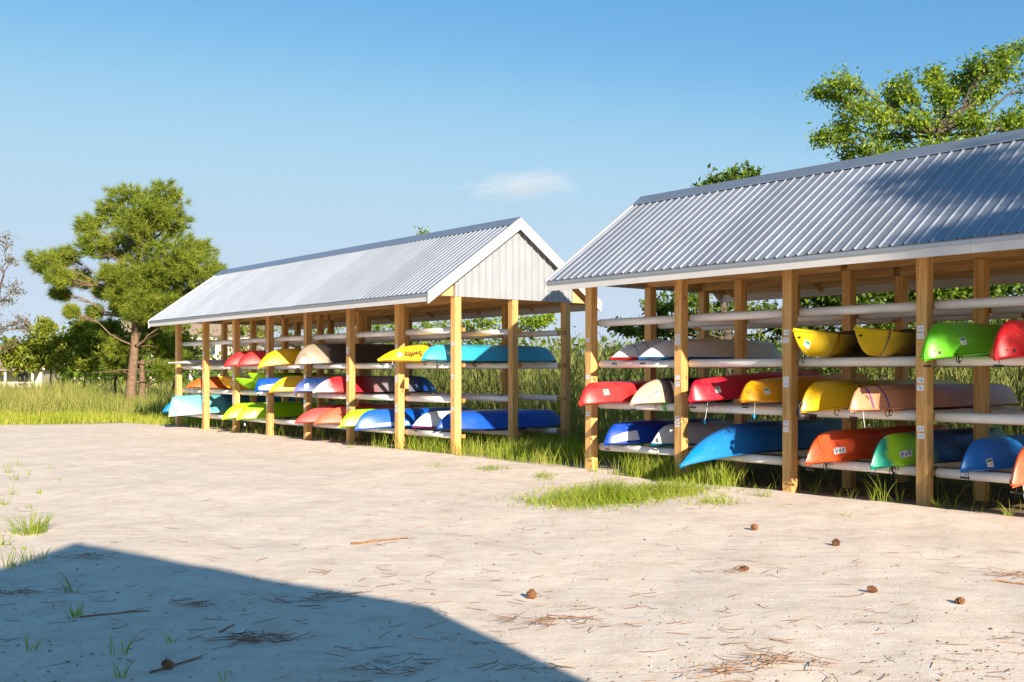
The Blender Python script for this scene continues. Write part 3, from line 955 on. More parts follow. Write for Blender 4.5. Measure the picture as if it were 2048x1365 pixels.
K('kayak', 'bright green upturned kayak with a rounded drain-plug bow', 'R', 3.24, -0.8, 2, L=3.0, H=0.36, rake=0.28, e=0.8, rise=0.07, q=0.5, stops=one(GREEN), permit=(0.42, 0.88), extra=[ex_scupper([(0.13, 0.9, 0.018), (0.09, 0.8, 0.01)]), ex_cord(BL, 0.5, 0.1), ex_coil(BL, 0.35, 2, 0.04)])
K('kayak', 'bright red upturned kayak with a rounded drain-plug bow', 'R', 3.66, -0.82, 2, L=3.0, H=0.36, rake=0.28, e=0.8, rise=0.07, q=0.5, stops=one(RED), permit=(0.36, 0.88), extra=[ex_scupper([(0.16, 0.9, 0.018), (0.1, 0.82, 0.01)]), ex_coil(BL, 0.4, 2, 0.05)])
# -- third rail
K('kayak', 'red upturned kayak whose bow pokes out past the end post', 'R', 0.27, -0.72, 3, L=3.1, H=0.30, rake=0.2, e=1.5, rise=0.05, q=0.55, stops=one(c_(226, 44, 44)), permit=(0.36, 0.84))
K('kayak', 'weathered grey and black upturned kayak tied with green cord', 'R', 0.72, -0.5, 3, L=3.2, H=0.36, rake=0.55, e=1.15, rise=0.03, stops=[(0, TAN), (0.16, TAN), (0.2, DGREY), (0.4, c_(40, 38, 38)), (1, c_(70, 60, 60))], permit=(0.36, 0.88), extra=[ex_coil(M['greenrope'], 0.5, 5, 0.06), ex_coil(BL, 0.3, 1, 0.03)])
K('kayak', 'crimson upturned kayak with a blue-toggled cord hanging', 'R', 1.30, -0.46, 3, L=3.2, H=0.32, rake=0.1, e=1.6, rise=0.0, q=0.5, lift=0.03, tilt=3.0, stops=one(CRIM), permit=(0.36, 0.86), extra=[ex_cord(M['rope'], 0.3, 0.28, M['bluetoggle'], -0.06), ex_coil(BL, 0.25, 2, 0.04)])
K('kayak', 'blunt golden yellow upturned kayak next to the crimson one', 'R', 1.76, -0.42, 3, L=3.1, H=0.32, rake=0.16, e=1.2, rise=-0.04, q=0.42, lift=0.02, tilt=2.0, stops=one(ORYEL), permit=(0.28, 0.86), extra=[ex_cord(M['rope'], 0.2, 0.18, M['bluetoggle'], -0.02)])
K('kayak', 'long yellow upturned kayak with black rudder at its end', 'R', 2.29, -0.52, 3, L=4.05, H=0.34, rake=0.26, e=0.9, rise=0.05, q=0.6, stops=one(YEL), extra=[ex_rudder(), ex_strap(BL, 1.0, 0.02, 0.22), ex_coil(BL, 0.5, 2, 0.04)])
K('kayak', 'faded peach orange upturned kayak tied with purple straps', 'R', 2.72, -0.7, 3, L=4.05, Wd=0.62, H=0.29, rake=0.16, e=1.2, rise=0.01, q=0.5, stops=[(0, c_(224, 150, 112)), (0.5, c_(190, 112, 76)), (1, c_(206, 150, 130))], extra=[ex_strap(M['purplestrap'], 0.28, 0.03, 0.0), ex_strap(M['purplestrap'], 0.52, 0.03, 0.0), ex_cord(M['rope'], 0.2, 0.2), ex_coil(BL, 0.55, 2, 0.04)])
# -- bottom rail
K('kayak', 'deep blue upturned kayak with white patch, low beside the end post', 'R', 0.32, -0.3, 4, L=3.0, H=0.34, rake=0.22, e=1.4, rise=0.0, q=0.55, stops=one(DBLUE), extra=[ex_patch('decal', 0.1, 0.52, 0.95, 0.72, M['paper'])])
K('kayak', 'white upturned kayak with teal blue deck, low on the bottom rail', 'R', 0.74, -0.1, 4, L=3.1, H=0.33, rake=0.3, e=2.0, rise=-0.03, stops=one(WHITE), deck=one(c_(0, 120, 160)), extra=[ex_cord(BL, 0.1, 0.22), ex_patch('stripe', 0.06, 0.1, 0.9, 0.4, M['black'])])
K('kayak', 'big sky blue upturned kayak with long drooping bow', 'R', 1.45, -0.95, 4, L=4.1, Wd=0.78, H=0.40, rake=1.25, e=1.9, rise=0.15, stops=[(0, c_(0, 140, 214)), (0.3, c_(0, 104, 180)), (1, c_(0, 84, 150))], vee=1.5)
ZL = [ex_patch('logo_sticker', 0.38, 0.56, 0.90, 0.80, M['paper']), ex_patch('logo_field', 0.40, 0.54, 0.888, 0.812, M['logo']), ex_text('ZL', 0.095, 0.47, 0.85, M['paper'], 0, 0.010, bold=0.006)]
K('kayak', 'orange upturned kayak with a blue and white logo sticker', 'R', 2.33, -0.52, 4, L=3.6, H=0.37, rake=0.34, e=1.1, rise=0.03, stops=one(ORANGE), extra=ZL + [ex_coil(BL, 0.25, 5, 0.05)])
K('kayak', 'lime, teal and navy blended upturned kayak with logo sticker', 'R', 2.77, -0.42, 4, L=3.4, H=0.37, rake=0.32, e=1.1, rise=0.03, stops=[(0, TGREEN), (0.07, TGREEN), (0.10, c_(168, 220, 16)), (0.2, c_(130, 206, 20)), (0.3, c_(0, 64, 120)), (0.7, c_(0, 60, 110)), (1, c_(60, 180, 40))], extra=ZL + [ex_coil(BL, 0.25, 5, 0.05)])
K('kayak', 'bright blue upturned kayak, first on the bottom rail past the lime one', 'R', 3.31, -0.26, 4, L=3.1, H=0.36, rake=0.36, e=1.05, rise=0.0, stops=one(c_(0, 116, 204)), permit=(0.3, 0.97), extra=[ex_cord(BL, 0.1, 0.14)])
K('kayak', 'coral orange upturned kayak, low next to the bright blue one', 'R', 3.75, -0.8, 4, L=3.1, H=0.37, rake=0.28, e=1.1, rise=0.06, stops=one(c_(230, 100, 62)), extra=[ex_cord(M['rope'], 0.15, 0.1, M['paper'])])
# -- the shed by the pine, second rail
K('paddle_board', 'slim white paddle board sticking out past the end post', 'L', 0.34, -0.52, 2, L=3.3, Wd=0.74, H=0.10, rake=0.8, e=2.0, rise=-0.02, q=0.5, stops=one(WHITE), cockpit=False, lift=0.02)
K('kayak', 'red upturned kayak overlapped by its red twin', 'L', 2.35, -0.6, 2, L=2.9, H=0.33, rake=0.45, e=1.2, rise=0.07, stops=one(c_(220, 40, 44)))
K('kayak', 'red upturned kayak between its red twin and the yellow bow', 'L', 2.69, -0.56, 2, L=2.9, H=0.33, rake=0.42, e=1.3, rise=0.06, stops=one(c_(224, 44, 44)))
K('kayak', 'yellow upturned kayak between red kayaks and the dark canoe', 'L', 3.37, -0.62, 2, L=3.0, H=0.35, rake=0.5, e=1.2, rise=0.1, stops=one(YEL))
K('canoe', 'large dark canoe with a tan bow, turned over', 'L', 4.42, -0.72, 2, L=4.4, Wd=0.9, H=0.40, rake=0.36, e=1.0, rise=0.05, q=0.75, stops=[(0, c_(146, 132, 112)), (0.145, c_(146, 132, 112)), (0.16, c_(66, 62, 58)), (1, c_(58, 54, 52))], cockpit=False, vee=1.1)
K('kayak', 'yellow upturned kayak with printed lettering and a permit sticker', 'L', 6.27, -0.8, 2, L=3.9, H=0.33, rake=0.75, e=1.5, rise=-0.02, stops=one(c_(250, 196, 0)), permit=(0.36, 0.86), extra=[ex_text('Swifty', 0.15, 0.66, 0.82, M['ink'], 1, 0.014, bold=0.004), ex_cord(M['rope'], 0.3, 0.1, M['black'])])
K('kayak', 'turquoise upturned kayak beside the lettered yellow one', 'L', 6.74, -0.42, 2, L=3.25, H=0.32, rake=0.26, e=1.2, rise=-0.02, q=0.6, stops=one(CYAN), permit=(0.45, 0.85), extra=[ex_cord(BL, 0.3, 0.1, M['black']), ex_coil(BL, 1.0, 3, 0.05)])
# third rail
K('kayak', 'orange upturned kayak alone between the end posts', 'L', 0.73, -0.3, 3, L=3.0, H=0.32, rake=0.45, e=1.4, rise=-0.04, stops=one(c_(228, 98, 18)), permit=(0.42, 0.8), extra=[ex_cord(BL, 0.2, 0.12)])
K('kayak', 'small upright yellow kayak bow beside the orange kayak', 'L', 1.7, -0.2, 3, L=2.7, H=0.3, rake=0.3, e=1.5, rise=0.04, flip=False, stops=one(c_(244, 176, 0)), permit=(0.25, 0.85))
K('kayak', 'lime green upright kayak with a rounded nose', 'L', 2.30, -0.3, 3, L=2.9, H=0.26, rake=0.5, e=2.0, rise=0.06, q=0.5, flip=False, stops=one(c_(146, 206, 10)))
K('kayak', 'lime green kayak propped higher behind the round-nosed lime one', 'L', 2.74, -0.3, 3, L=2.9, H=0.36, rake=0.4, e=1.4, rise=0.02, q=0.5, flip=False, lift=0.05, stops=one(c_(146, 206, 10)))
K('kayak', 'blue kayak with a blunt white-patched end', 'L', 3.24, -0.58, 3, L=2.8, Wd=0.68, H=0.31, rake=0.08, e=1.2, rise=0.0, q=0.35, stops=one(c_(0, 84, 190)), extra=[ex_patch('decal', 0.05, 0.4, 0.97, 0.74, M['paper'])])
K('kayak', 'yellow upturned kayak beside the blunt blue and white one', 'L', 3.69, -0.64, 3, L=3.0, H=0.36, rake=0.42, e=1.4, rise=0.0, stops=one(c_(248, 190, 0)))
K('kayak', 'dark blue upturned kayak with pale purple bow', 'L', 4.28, -0.62, 3, L=2.9, H=0.33, rake=0.3, e=1.6, rise=-0.02, stops=[(0, c_(120, 116, 190)), (0.06, c_(70, 90, 170)), (0.12, c_(10, 50, 110)), (1, c_(20, 40, 80))], permit=(0.22, 0.86))
K('kayak', 'red, white and blue upturned kayak', 'L', 4.72, -0.6, 3, L=3.1, H=0.36, rake=0.5, e=1.5, rise=-0.02, stops=[(0, c_(216, 200, 206)), (0.1, c_(220, 190, 196)), (0.14, c_(200, 20, 34)), (0.34, c_(160, 16, 40)), (0.48, c_(140, 130, 140)), (0.72, c_(120, 120, 140)), (0.82, c_(0, 62, 140)), (1, c_(0, 60, 140))], extra=[ex_cord(BL, 0.4, 0.12), ex_cord(BL, 0.1, 0.1)])
# bottom rail
K('kayak', 'sky blue upturned kayak half hidden behind the pale teal one', 'L', 0.28, -0.64, 4, L=2.9, H=0.36, rake=0.36, e=1.4, rise=-0.02, stops=one(c_(0, 130, 200)))
K('canoe', 'large pale teal upturned canoe with a square end', 'L', 0.76, -0.82, 4, L=4.2, Wd=0.86, H=0.46, rake=0.12, e=1.0, rise=0.09, q=0.6, stops=[(0, c_(120, 190, 196)), (0.3, c_(96, 180, 190)), (0.36, c_(20, 110, 130)), (1, c_(20, 104, 124))], deck=one(c_(190, 190, 180)), cockpit=False, permit=(0.3, 0.95), vee=1.2)
K('kayak', 'lime upturned kayak beside the teal canoe, overlapped by its lime twin', 'L', 2.26, -0.58, 4, L=3.0, H=0.34, rake=0.42, e=1.3, rise=0.06, stops=one(c_(160, 214, 10)), permit=(0.4, 0.9), extra=[ex_cord(BL, 0.2, 0.14)])
K('kayak', 'lime upturned kayak with a black strap round it, overlapping its lime twin', 'L', 2.70, -0.58, 4, L=3.0, H=0.34, rake=0.36, e=1.3, rise=0.04, stops=one(c_(160, 214, 10)), permit=(0.34, 0.9), extra=[ex_strap(BL, 1.7, 0.02, 0.1), ex_cord(BL, 0.2, 0.12, M['paper'])])
K('kayak', 'coral red upturned kayak beside its orange-coral twin', 'L', 4.28, -0.58, 4, L=3.0, H=0.38, rake=0.75, e=1.15, rise=0.0, stops=one(CORAL), extra=[ex_cord(M['redstrap'], 1.2, -0.1)])
K('kayak', 'orange-coral upturned kayak against a front post', 'L', 4.66, -0.5, 4, L=3.0, H=0.38, rake=0.7, e=1.15, rise=0.0, stops=one(CORAL2))
K('kayak', 'lime upturned kayak low beside the bright blue one', 'L', 5.28, -0.56, 4, L=3.0, H=0.34, rake=0.32, e=1.1, rise=0.02, stops=one(c_(150, 212, 14)), extra=[ex_strap(BL, 0.9, 0.015, 0.0)])
K('kayak', 'bright blue upturned kayak with a pale side stripe', 'L', 5.70, -0.66, 4, L=3.1, H=0.36, rake=0.3, e=1.1, rise=0.04, stops=one(c_(0, 92, 206)), extra=[ex_patch('stripe', 0.24, 1.05, 0.985, 0.90, plain('pale_blue', c_(150, 180, 226), 0.35))])
K('kayak', 'white upturned kayak with purple deck edge', 'L', 6.32, -0.1, 4, L=3.1, H=0.34, rake=0.34, e=1.8, rise=-0.05, stops=one(WHITE), deck=one(PURP))
K('kayak', 'royal blue upturned kayak in the gable end bay', 'L', 6.70, -0.02, 4, L=3.1, H=0.35, rake=0.26, e=1.4, rise=-0.04, stops=one(c_(0, 82, 196)))


# ------------------------------------------------------------------ plants
def blades(base, h, lean, width, seg=3, curl=0.5):
    """grass blades: base (N,3), h (N), lean (N,2) sideways reach as fraction of height"""
    N = len(base)
    ang = rng.uniform(0, 2 * math.pi, N)
    wv = np.stack([np.cos(ang), np.sin(ang), np.zeros(N)], 1) * width[:, None] / 2
    rows = []
    for k in range(seg + 1):
        u = k / seg
        c = base.copy()
        c[:, 2] += h * (u - curl * 0.35 * u * u * np.linalg.norm(lean, axis=1))
        c[:, :2] += lean * (h * (u ** 1.7))[:, None]
        if k < seg:
            w = wv * (1 - 0.75 * u)
            rows += [c - w, c + w]
        else:
            rows.append(c)
    V = np.stack(rows, 1)                                     # N, 2*seg+1, 3
    m_ = V.shape[1]
    tr = []
    for k in range(seg - 1):
        tr += [(2 * k, 2 * k + 1, 2 * k + 3), (2 * k, 2 * k + 3, 2 * k + 2)]
    tr.append((2 * (seg - 1), 2 * (seg - 1) + 1, 2 * seg))
    T_ = (np.arange(N) * m_)[:, None, None] + np.array(tr)[None]
    return V.reshape(-1, 3), T_.reshape(-1, 3)


def merge(parts):
    V, T_, n = [], [], 0
    for v, t_ in parts:
        V.append(v); T_.append(t_ + n); n += len(v)
    return np.concatenate(V), np.concatenate(T_)


def grass(name, pts, hmin, hmax, mat, label, cat='grass', kind='stuff', lean=0.5, w=0.007, seg=3, group=None):
    pts = np.asarray(pts, float)
    N = len(pts)
    base = np.stack([pts[:, 0], pts[:, 1], ground_h(pts[:, 0], pts[:, 1]) - 0.01], 1)
    h = rng.uniform(hmin, hmax, N) * (pts[:, 2] if pts.shape[1] > 2 else 1)
    a = rng.uniform(0, 2 * math.pi, N); l = rng.uniform(0.05, lean, N)
    v, t_ = blades(base, h, np.stack([np.cos(a) * l, np.sin(a) * l], 1), rng.uniform(0.7, 1.3, N) * w, seg)
    o = ob(name, tri_mesh(name, v, t_, mat))
    tag(o, label, cat, group, kind)
    return o


def DA(D, A):
    D = np.asarray(D); A = np.asarray(A)
    return D * CT - A * ST, D * ST + A * CT


def leaf_cards(ctr, size, aspect=0.45, droop=0.3):
    """pointed leaves: four triangles, folded along the midrib"""
    N = len(ctr)
    d = rng.normal(size=(N, 3)); d[:, 2] -= droop; d /= np.linalg.norm(d, axis=1)[:, None]
    u = rng.normal(size=(N, 3)); u -= (u * d).sum(1)[:, None] * d; u /= np.linalg.norm(u, axis=1)[:, None]
    n_ = np.cross(d, u)
    L_ = size * rng.uniform(0.65, 1.25, N)[:, None]
    p0 = ctr; p2 = ctr + d * L_
    mid = ctr + d * L_ * 0.45
    p1 = mid + u * L_ * aspect / 2 + n_ * L_ * 0.06; p3 = mid - u * L_ * aspect / 2 + n_ * L_ * 0.06
    V = np.stack([p0, p1, p2, p3], 1).reshape(-1, 3)
    T_ = (np.arange(N) * 4)[:, None, None] + np.array([(0, 1, 2), (0, 2, 3)])[None]
    return V, T_.reshape(-1, 3)


def branch(p0, p1, n=5, wob=0.1, sag=0.0):
    p0, p1 = Vector(p0), Vector(p1)
    L_ = (p1 - p0).length
    out = []
    for i in range(n + 1):
        u = i / n
        p = p0.lerp(p1, u)
        if 0 < i < n: p += Vector((random.uniform(-1, 1), random.uniform(-1, 1), random.uniform(-1, 1))) * wob * L_ * 0.35
        p.z -= sag * L_ * u * (1 - u)
        out.append(p)
    return out


def leafy_tree(name, base, blobs, label, leafmat_, bark, leaf=0.11, per=260, trunk_r=0.14, fork=0.4, cat='tree', group=None, twig_n=9, aspect=0.45, droop=0.3):
    """blobs: list of (Vector centre, radius). Limbs reach every blob, twigs spread in it, leaves sit along the twigs."""
    root = empty(name, base)
    tag(root, label, cat, group)
    base = Vector(base)
    top = max(b_[0].z for b_ in blobs)
    ctr = sum((b_[0] for b_ in blobs), Vector()) / len(blobs)
    tb = MB(); pts = []
    fz = base.z + (top - base.z) * fork
    fk = Vector((base.x * 0.7 + ctr.x * 0.3, base.y * 0.7 + ctr.y * 0.3, fz))
    tp = branch((base.x, base.y, base.z - 0.3), fk, 5, 0.05)
    tb.tube([p - base for p in tp], [trunk_r * (1.25 - 0.5 * i / 5) for i in range(6)], 9)
    lead = Vector((ctr.x, ctr.y, base.z + (top - base.z) * 0.78))
    lp = branch(fk, lead, 5, 0.08)
    tb.tube([p - base for p in lp], [trunk_r * (0.72 - 0.5 * i / 5) for i in range(6)], 7)
    spine = tp[2:] + lp
    for c, r in blobs:
        st = min(spine, key=lambda p: (p - c).length + max(0, p.z - c.z + 0.4 * r) * 2.5)
        bp = branch(st, c, 5, 0.14, 0.05)
        rr = trunk_r * min(0.38, 0.10 + 0.12 * r)
        tb.tube([p - base for p in bp], [rr * (1 - 0.75 * i / 5) + 0.006 for i in range(6)], 5)
        for k in range(int(twig_n)):
            d = Vector(rng.normal(size=3)); d.z = d.z * 0.7 + 0.12; d.normalize()
            e = c + d * r * random.uniform(0.65, 1.12)
            s_ = bp[random.choice((3, 4, 4, 5))]
            wp = branch(s_, e, 4, 0.14, 0.06)
            tb.tube([p - base for p in wp], [0.014, 0.011, 0.009, 0.006, 0.003], 3, False)
            m_ = int(per / twig_n)
            for q_ in range(m_):
                u = random.random() ** 0.7
                i = min(3, int(u * 4)); f_ = u * 4 - i
                p = wp[i].lerp(wp[i + 1], f_)
                sp = 0.05 + 0.10 * r * (0.4 + u)
                pts.append((p.x + random.gauss(0, sp), p.y + random.gauss(0, sp), p.z + random.gauss(0, sp * 0.8)))
    ob('trunk', tb.me('trunk', bark, True), root)
    v, t_ = leaf_cards(np.array(pts) - np.array(base), leaf, aspect, droop)
    ob('crown', tri_mesh('crown', v, t_, leafmat_), root)
    return root


def pine_tree(base, blobs, label, trunk_r=0.2, top=None, per=70, tuft=0.22, lean=0.0, name='pine_tree', mat=None, dead=4):
    root = empty(name, base)
    tag(root, label, 'tree')
    base = Vector(base)
    top = top or max(b_[0].z for b_ in blobs) - 0.2
    tb = MB()
    N = 9
    tp = [Vector((base.x + lean * i / N + random.uniform(-0.04, 0.04), base.y + random.uniform(-0.04, 0.04), base.z - 0.3 + (top - base.z + 0.3) * i / N)) for i in range(N + 1)]
    tb.tube([p - base for p in tp], [trunk_r * (1.2 - 1.05 * (i / N) ** 0.9) + 0.015 for i in range(N + 1)], 10)
    tufts = []
    for c, r in blobs:
        want = c.z - 0.35 * math.hypot(c.x - base.x, c.y - base.y) - 0.25
        st = min(tp[2:], key=lambda p: abs(p.z - want))
        bp = branch(st, c, 5, 0.10, -0.06)
        tb.tube([p - base for p in bp], [0.042 - 0.006 * i for i in range(6)], 5)
        for k in range(per):
            d = Vector(rng.normal(size=3)); d.normalize()
            e = c + Vector((d.x, d.y, d.z * 0.72)) * r * random.uniform(0.35, 1.05)
            if k % 4 == 0:
                wp = branch(bp[random.choice((3, 4, 5))], e, 3, 0.15)
                tb.tube([p - base for p in wp], [0.014, 0.011, 0.008, 0.005], 3, False)
            dr = (e - bp[3]); dr.z += 0.35 * r
            tufts.append((e, dr.normalized() if dr.length > 1e-4 else Vector((0, 0, 1))))
    for i in range(dead):
        s_ = tp[random.choice((2, 3))]; a = random.uniform(0, 6.28)
        e = s_ + Vector((math.cos(a) * random.uniform(0.8, 1.9), math.sin(a) * 1.2, random.uniform(-0.3, 0.2)))
        tb.tube([p - base for p in branch(s_, e, 4, 0.12, -0.05)], [0.035, 0.026, 0.02, 0.013, 0.006], 4, False)
    ob('trunk', tb.me('trunk', M['bark'], True), root)
    n = 38
    Tn = len(tufts)
    cen = np.array([tuple(e - base) for e, _ in tufts]); ax = np.array([tuple(d) for _, d in tufts])
    cen = np.repeat(cen, n, 0); ax = np.repeat(ax, n, 0)
    dirs = rng.normal(size=cen.shape); dirs /= np.linalg.norm(dirs, axis=1)[:, None]
    dirs = dirs * 0.85 + ax * 0.75; dirs /= np.linalg.norm(dirs, axis=1)[:, None]
    cen = cen + ax * rng.uniform(-0.12, 0.06, len(cen))[:, None]
    ln = tuft * rng.uniform(0.7, 1.2, len(cen))[:, None]
    side = np.cross(dirs, rng.normal(size=cen.shape)); side /= np.linalg.norm(side, axis=1)[:, None] + 1e-9
    w_ = 0.012
    V = np.stack([cen - side * w_, cen + side * w_, cen + dirs * ln], 1).reshape(-1, 3)
    T_ = np.arange(len(V)).reshape(-1, 3)
    ob('crown', tri_mesh('crown', V, T_, mat or M['pine']), root)
    return root


# loblolly pine at the end of the far shed
Z = 40.0
def pb(px, py, r, dz=0.0): return (at(px, py, Z + dz), 1.02 * r / F_PX * Z)
pine_blobs = [pb(258, 398, 44, 0.4), pb(325, 395, 46, -0.3), pb(292, 440, 50, -0.8), pb(225, 430, 40, 0.6), pb(178, 452, 26, 0.2), pb(190, 490, 36, -0.5), pb(235, 500, 46, 0.9),
              pb(345, 450, 40, 0.7), pb(330, 505, 52, -0.9), pb(390, 500, 40, 0.3), pb(395, 545, 48, -0.5), pb(425, 545, 24, 0.5), pb(280, 540, 46, 0.2), pb(225, 550, 30, -0.8),
              pb(85, 525, 30, -0.4), pb(130, 515, 28, 0.3), pb(120, 555, 26, -0.8), pb(165, 560, 26, 0.8), pb(125, 588, 18, 0.2), pb(360, 580, 44, 0.9), pb(320, 575, 40, -0.3), pb(275, 625, 26, -1.0),
              pb(145, 625, 12, -0.4), pb(190, 625, 16, 0.6), pb(300, 600, 34, 0.5), pb(345, 640, 30, -0.6), pb(250, 620, 24, 0.7), pb(395, 620, 34, 0.2), pb(285, 485, 46, 0.8), pb(262, 565, 36, -0.9), pb(330, 548, 44, -1.0), pb(300, 565, 40, -0.6), pb(240, 590, 30, -0.7), pb(210, 585, 22, 0.5), pb(265, 455, 40, -1.0), pb(310, 425, 40, -1.0), pb(360, 530, 40, -0.9), pb(290, 600, 30, -1.1), pb(330, 610, 34, -0.8)]
b0 = at(261, YH, Z); 
pine_tree((b0.x, Z, 0), pine_blobs, 'tall pine with full clumpy crown and bare lower trunk', 0.17, at(285, 400, Z).z, per=78, tuft=0.30, lean=0.4)
b1 = at(284, YH, Z + 1.6)
def pb2(px, py, r, dz=0.0): return (at(px, py, Z + 1.6 + dz), r / F_PX * Z)
pine_tree((b1.x, Z + 1.6, 0), [pb2(310, 690, 34), pb2(345, 705, 30, 0.6), pb2(240, 700, 32, -0.4), pb2(210, 660, 30, 0.4), pb2(330, 740, 26, -0.5), pb2(300, 650, 30, 0.5), pb2(225, 730, 24, 0.4)],
          'younger pine with low branches close behind the tall pine', 0.13, at(290, 640, Z).z, per=90, tuft=0.28)

# broadleaf tree behind the near shed
Z = 21.5
def lb(px, py, r, dz=0.0): return (at(px, py, Z + dz), r / F_PX * Z)
big = [lb(1640, 190, 26, 0.2), lb(1672, 168, 30, -0.4), lb(1705, 205, 38, 0.5), lb(1740, 230, 40, -0.6), lb(1775, 190, 36, 0.3), lb(1812, 175, 34, -0.2), lb(1862, 150, 24, 0.4), lb(1885, 175, 36, -0.5),
       lb(1925, 165, 34, 0.5), lb(1945, 135, 26, 0.1), lb(1990, 115, 26, -0.4), lb(2030, 100, 24, 0.2), lb(2010, 150, 24, 0.4), lb(1965, 190, 34, 0.5), lb(1945, 235, 40, -0.5), lb(1890, 235, 40, 0.6), lb(1830, 240, 46, -0.4),
       lb(1790, 275, 46, 0.5), lb(1735, 290, 42, -0.2), lb(1680, 265, 34, 0.6), lb(1645, 275, 22, -0.2), lb(1700, 315, 34, 0.4), lb(1840, 300, 50, 0.2), lb(1900, 290, 46, -0.5), lb(1960, 275, 40, 0.3), lb(2032, 250, 24, 0.2), lb(2060, 230, 36, 0.5),
       lb(1760, 340, 50, 0.2), lb(1850, 360, 60, -0.5), lb(1950, 340, 60, 0.4), lb(2060, 330, 60, 0.5), lb(2100, 150, 50, 0.2), lb(2150, 240, 60, 0.3)]
leafy_tree('broadleaf_tree', tuple(at(1905, YH, Z).xy) + (0,), big, 'large leafy tree spreading above the tree-shaded roof', M['leaf'], M['greybark'], 0.10, 600, 0.2, 0.35, twig_n=14)
Z = 20.0
mid = [lb(1430, 372, 26, 0.2), lb(1470, 362, 26, -0.2), lb(1505, 350, 14, 0.1), lb(1405, 385, 16, 0.3), lb(1480, 420, 46, 0.2), lb(1540, 470, 60, 0.4), lb(1420, 470, 50, -0.2), lb(1360, 600, 34, -0.5), lb(1310, 612, 26, 0.2), lb(1290, 660, 22, -0.2), lb(1340, 660, 34, 0.5),
       lb(1400, 640, 44, -0.2), lb(1450, 600, 50, 0.4), lb(1520, 620, 50, -0.4), lb(1450, 680, 46, 0.3), lb(1530, 690, 46, -0.3), lb(1600, 650, 50, 0.4), lb(1235, 655, 12, 0.3), lb(1395, 700, 36, 0.5)]
leafy_tree('broadleaf_tree', tuple(at(1470, YH, Z).xy) + (0,), mid, 'dark leafy tree whose one tuft tops the tree-shaded roof', M['darkleaf'], M['greybark'], 0.12, 520, 0.14, 0.4, twig_n=12)
Z = 19.0
low = [lb(1680, 610, 50, 0.3), lb(1750, 640, 60, -0.3), lb(1830, 600, 60, 0.5), lb(1900, 640, 60, -0.2), lb(1980, 600, 60, 0.3), lb(2060, 640, 70, -0.4), lb(1650, 680, 44, 0.3), lb(1720, 560, 40, 0.5), lb(1860, 690, 50, 0.4), lb(2000, 690, 50, 0.2), lb(2150, 600, 70, 0.2), lb(1620, 590, 44, 0.4), lb(1700, 585, 50, -0.3), lb(1780, 575, 50, 0.2), lb(1870, 565, 56, -0.2), lb(1950, 560, 56, 0.4), lb(2030, 570, 60, 0.2), lb(1560, 640, 40, 0.3), lb(1800, 700, 60, 0.6), lb(1700, 730, 50, 0.5), lb(1930, 740, 60, 0.5), lb(1600, 740, 50, 0.5)]
leafy_tree('broadleaf_tree', tuple(at(1850, YH, Z).xy) + (0,), low, 'low bushy tree filling the gaps behind the yellow and black kayaks', M['darkleaf'], M['greybark'], 0.13, 900, 0.12, 0.3, twig_n=14)
Z = 27.0
shr = [lb(1060, 640, 18, 0.3), lb(1085, 645, 16, -0.3), lb(1100, 632, 10, 0.1), lb(1020, 650, 26, 0.2), lb(970, 645, 30, -0.3), lb(930, 660, 34, 0.3), lb(1000, 690, 36, 0.2), lb(960, 690, 30, 0.4)]
leafy_tree('broadleaf_tree', tuple(at(985, YH, Z).xy) + (0,), shr, 'small leafy tree seen under the white gable', M['leaf'], M['greybark'], 0.12, 260, 0.08, 0.4)
Z = 32.0
for k, (x0, lab) in enumerate(((760, 'leafy shrub behind the rails where the dark canoe lies'), (855, 'tall leafy shrub peeping above the ridge of the gabled shed'))):
    bl = [lb(x0 + dx, y_, r_, dz) for dx, y_, r_, dz in ((-40, 665, 34, 0.2), (0, 655, 36, -0.4), (45, 660, 36, 0.4), (20, 690, 40, 0.1), (-30, 700, 36, 0.3))]
    if k: bl += [lb(848, 470, 12, 0.1), lb(842, 500, 22, 0.2), lb(860, 540, 34, -0.2), lb(830, 590, 40, 0.2)]
    leafy_tree('shrub', tuple(at(x0, YH, Z).xy) + (0,), bl, lab, M['leaf'], M['greybark'], 0.13, 260, 0.06, 0.4, 'shrub')
Z = 36.0
for x0, lab in ((480, 'rounded shrub glimpsed behind the white paddle board bays'), (620, 'shrub glimpsed behind the red kayaks')):
    bl = [lb(x0 + dx, y_, r_, dz) for dx, y_, r_, dz in ((-50, 672, 34, 0.2), (0, 660, 36, -0.4), (50, 668, 36, 0.4), (20, 700, 40, 0.1))]
    leafy_tree('shrub', tuple(at(x0, YH, Z).xy) + (0,), bl, lab, M['shrub'], M['greybark'], 0.13, 240, 0.06, 0.4, 'shrub')

